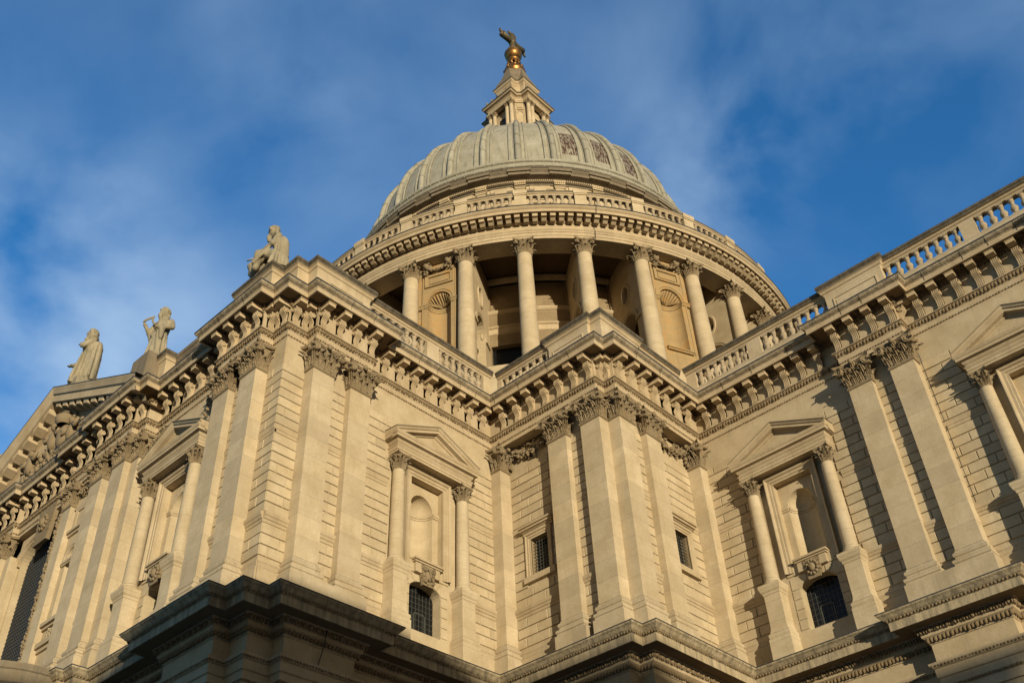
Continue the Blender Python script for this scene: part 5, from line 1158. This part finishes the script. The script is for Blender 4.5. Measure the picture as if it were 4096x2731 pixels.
def fig_saw(m):
    m.box(-.6, .6, -.55, .55, -.12, .16)
    robe(m, (0, 0), 0, 2.4, ((0, .58), (.2, .5), (.5, .42), (.8, .38), (1, .31)), 10, .11)
    robe(m, (0, 0), 2.2, 3.3, ((0, .33), (.35, .38), (.7, .40), (.9, .28), (1, .13)), 7, .03, 1.25)
    capsule(m, (0, 0, 3.15), (0, -.06, 3.55), .14, .13); head(m, (-.02, -.12, 3.82), (-.6, -1), 1.1, True, 'hair')
    capsule(m, (-.46, 0, 3.0), (-.82, -.1, 2.35), .2, .17); capsule(m, (-.82, -.1, 2.35), (-1.0, -.3, 2.75), .15, .11); hand(m, (-1.02, -.36, 2.85), (-.3, 0, .9), 1.2); capsule(m, (-.8, 0, 2.3), (-.5, .0, 1.4), .16, .14)
    capsule(m, (.46, 0, 3.0), (.74, -.2, 2.4), .24, .2); capsule(m, (.74, -.2, 2.4), (.25, -.55, 2.25), .18, .12); hand(m, (.12, -.6, 2.25), (-1, 0, -.2), 1.3)
    capsule(m, (-.4, -.3, 1.9), (.45, -.28, 2.75), .14, .18); capsule(m, (.3, -.5, 2.15), (.35, -.52, 1.4), .19, .1); capsule(m, (.0, -.45, 2.15), (.25, -.5, .4), .09, .1)
    for i in range(5): capsule(m, (-.3 + i * .14, -.35, 2.0), (-.42 + i * .2, -.5, .25), .055, .09)
    capsule(m, (-.46, -.05, 2.5), (-.62, .05, 1.2), .15, .18)
def fig_seated(m):
    robe(m, (0, .15), 0, 1.25, ((0, .66), (.5, .6), (1, .46)), 8, .12)
    robe(m, (.0, .2), 1.05, 2.65, ((0, .46), (.3, .43), (.65, .42), (.85, .34), (1, .15)), 7, .05, 1.2)
    capsule(m, (0, .1, 2.5), (0, -.16, 2.9), .15, .14); head(m, (-.02, -.30, 3.16), (-.2, -1), 1.2, True, 'hair')
    for sg in (-1, 1): capsule(m, (sg * .28, 0, 1.1), (sg * .34, -.85, 1.12), .30, .26); capsule(m, (sg * .34, -.85, 1.12), (sg * .32, -.95, .1), .25, .2)
    capsule(m, (.46, .15, 2.35), (.58, -.1, 1.65), .2, .17); capsule(m, (.58, -.1, 1.65), (.25, -.65, 1.5), .16, .11); hand(m, (.2, -.75, 1.5), (-.5, -1, 0), 1.2)
    capsule(m, (-.46, .1, 2.35), (-.56, -.3, 1.8), .2, .16); capsule(m, (-.56, -.3, 1.8), (-.42, -.85, 1.7), .15, .10); hand(m, (-.42, -.95, 1.72), (0, -1, 0), 1.2)
    for i in range(7): capsule(m, (-.5 + i * .17, -.3 - (i % 2) * .2, 1.42), (-.6 + i * .2, -1.0, .25), .08, .11)
    for i in range(8): m.ball((-.45 + rnd(-.25, .25), -1.25 + rnd(-.3, .2), .3 + rnd(-.2, .4)), rnd(.12, .22), 8, 6)   # beast at the feet
    capsule(m, (-.35, -1.1, .2), (-.3, -1.3, .75), .32, .27); m.ball((-.3, -1.38, .85), (.24, .26, .26), 10, 7)
Q1 = Vector((-21.2, -22.0, 19.9)); Q2 = Vector((-12.0, -21.85, 16.5)); Q3 = Vector((-1.8, -21.5, 16.42))
s1 = statue('cloaked stone figure looking left on the peak of the pediment, one hand held out', Q1, fig_cloak, k=1.12, yaw=radians(-30))
m = MB(); m.box(-.9, .9, -.7, .7, -1.4, .1); m.box(-.75, .75, -.6, .6, .1, .2); obj('pedestal', m, M_statue, s1, Matrix.Translation(Q1))
s2 = statue('bearded stone figure holding a saw, on the block beside the right foot of the pediment', Q2, fig_saw, k=.93, yaw=radians(30))
m = MB(); a_, b_ = Vector((-1.2, -.42, 2.75)), Vector((-.42, -.5, 3.25))
m.tube([(-1.05, -.4, 2.8), (-.95, -.42, 2.95), (-.4, -.45, 3.05)], .07, 6); m.tube([(-.5, -.45, 3.0), (-.45, -.4, 2.7), (-.3, -.35, 2.5)], .06, 6)
obj('saw', m, M_statue, s2, Matrix.Translation(Q2) @ Matrix.Rotation(radians(30), 4, 'Z'))
s3 = statue('seated bearded stone figure on the corner block, holding a small pale cross', Q3, fig_seated, k=.93, yaw=radians(-50))
m = MB(); m.tube([(-.5, -1.0, 1.75), (-.75, -1.75, 1.72)], .045, 8); m.tube([(-.56, -1.12, 1.75), (-.58, -1.12, 2.25)], .045, 8); m.tube([(-.80, -1.12, 1.78), (-.3, -1.2, 1.76)], .04, 8); obj('hand_cross', m, M_wood, s3, Matrix.Translation(Q3) @ Matrix.Rotation(radians(-50), 4, 'Z'))
Q4 = Vector((-31.2, -21.8, 15.6))
s4 = statue('stone figure half hidden behind the far slope of the pediment, only its head showing', Q4, fig_saw, k=1.05, yaw=radians(-30))
# ================================================================== GROUND + the building across the street that shades the foot of the transept
def struct(name, m, mat, **k): o = obj(name, m, mat, None, None, kind='structure'); return o
m = MB(); m.box(-700, 700, -700, 700, -22.6, -22.02); struct('ground', m, M_ground)
m = MB(); m.box(-60, 60, -60, 58, -22.3, -21.9); struct('pavement', m, M_pave)
OB = thing('office_building', 'brown brick office block across the street, behind the photographer', 'building', (95, -90, -22))
m = MB(); m.box(80, 125, -150, -61.2, -22, 7.9); bw = obj('wall', m, M_brick, OB); m = MB(); m.box(79.6, 125.4, -150.4, -60.9, 7.9, 8.3); obj('roof', m, M_cope, OB)
m = MB()
for i in range(24):
    for j in range(7): m.box(79.9, 80.05, -148 + i * 3.6, -146.2 + i * 3.6, -19 + j * 3.8, -16.8 + j * 3.8)
obj('windows', m, M_glass, OB)
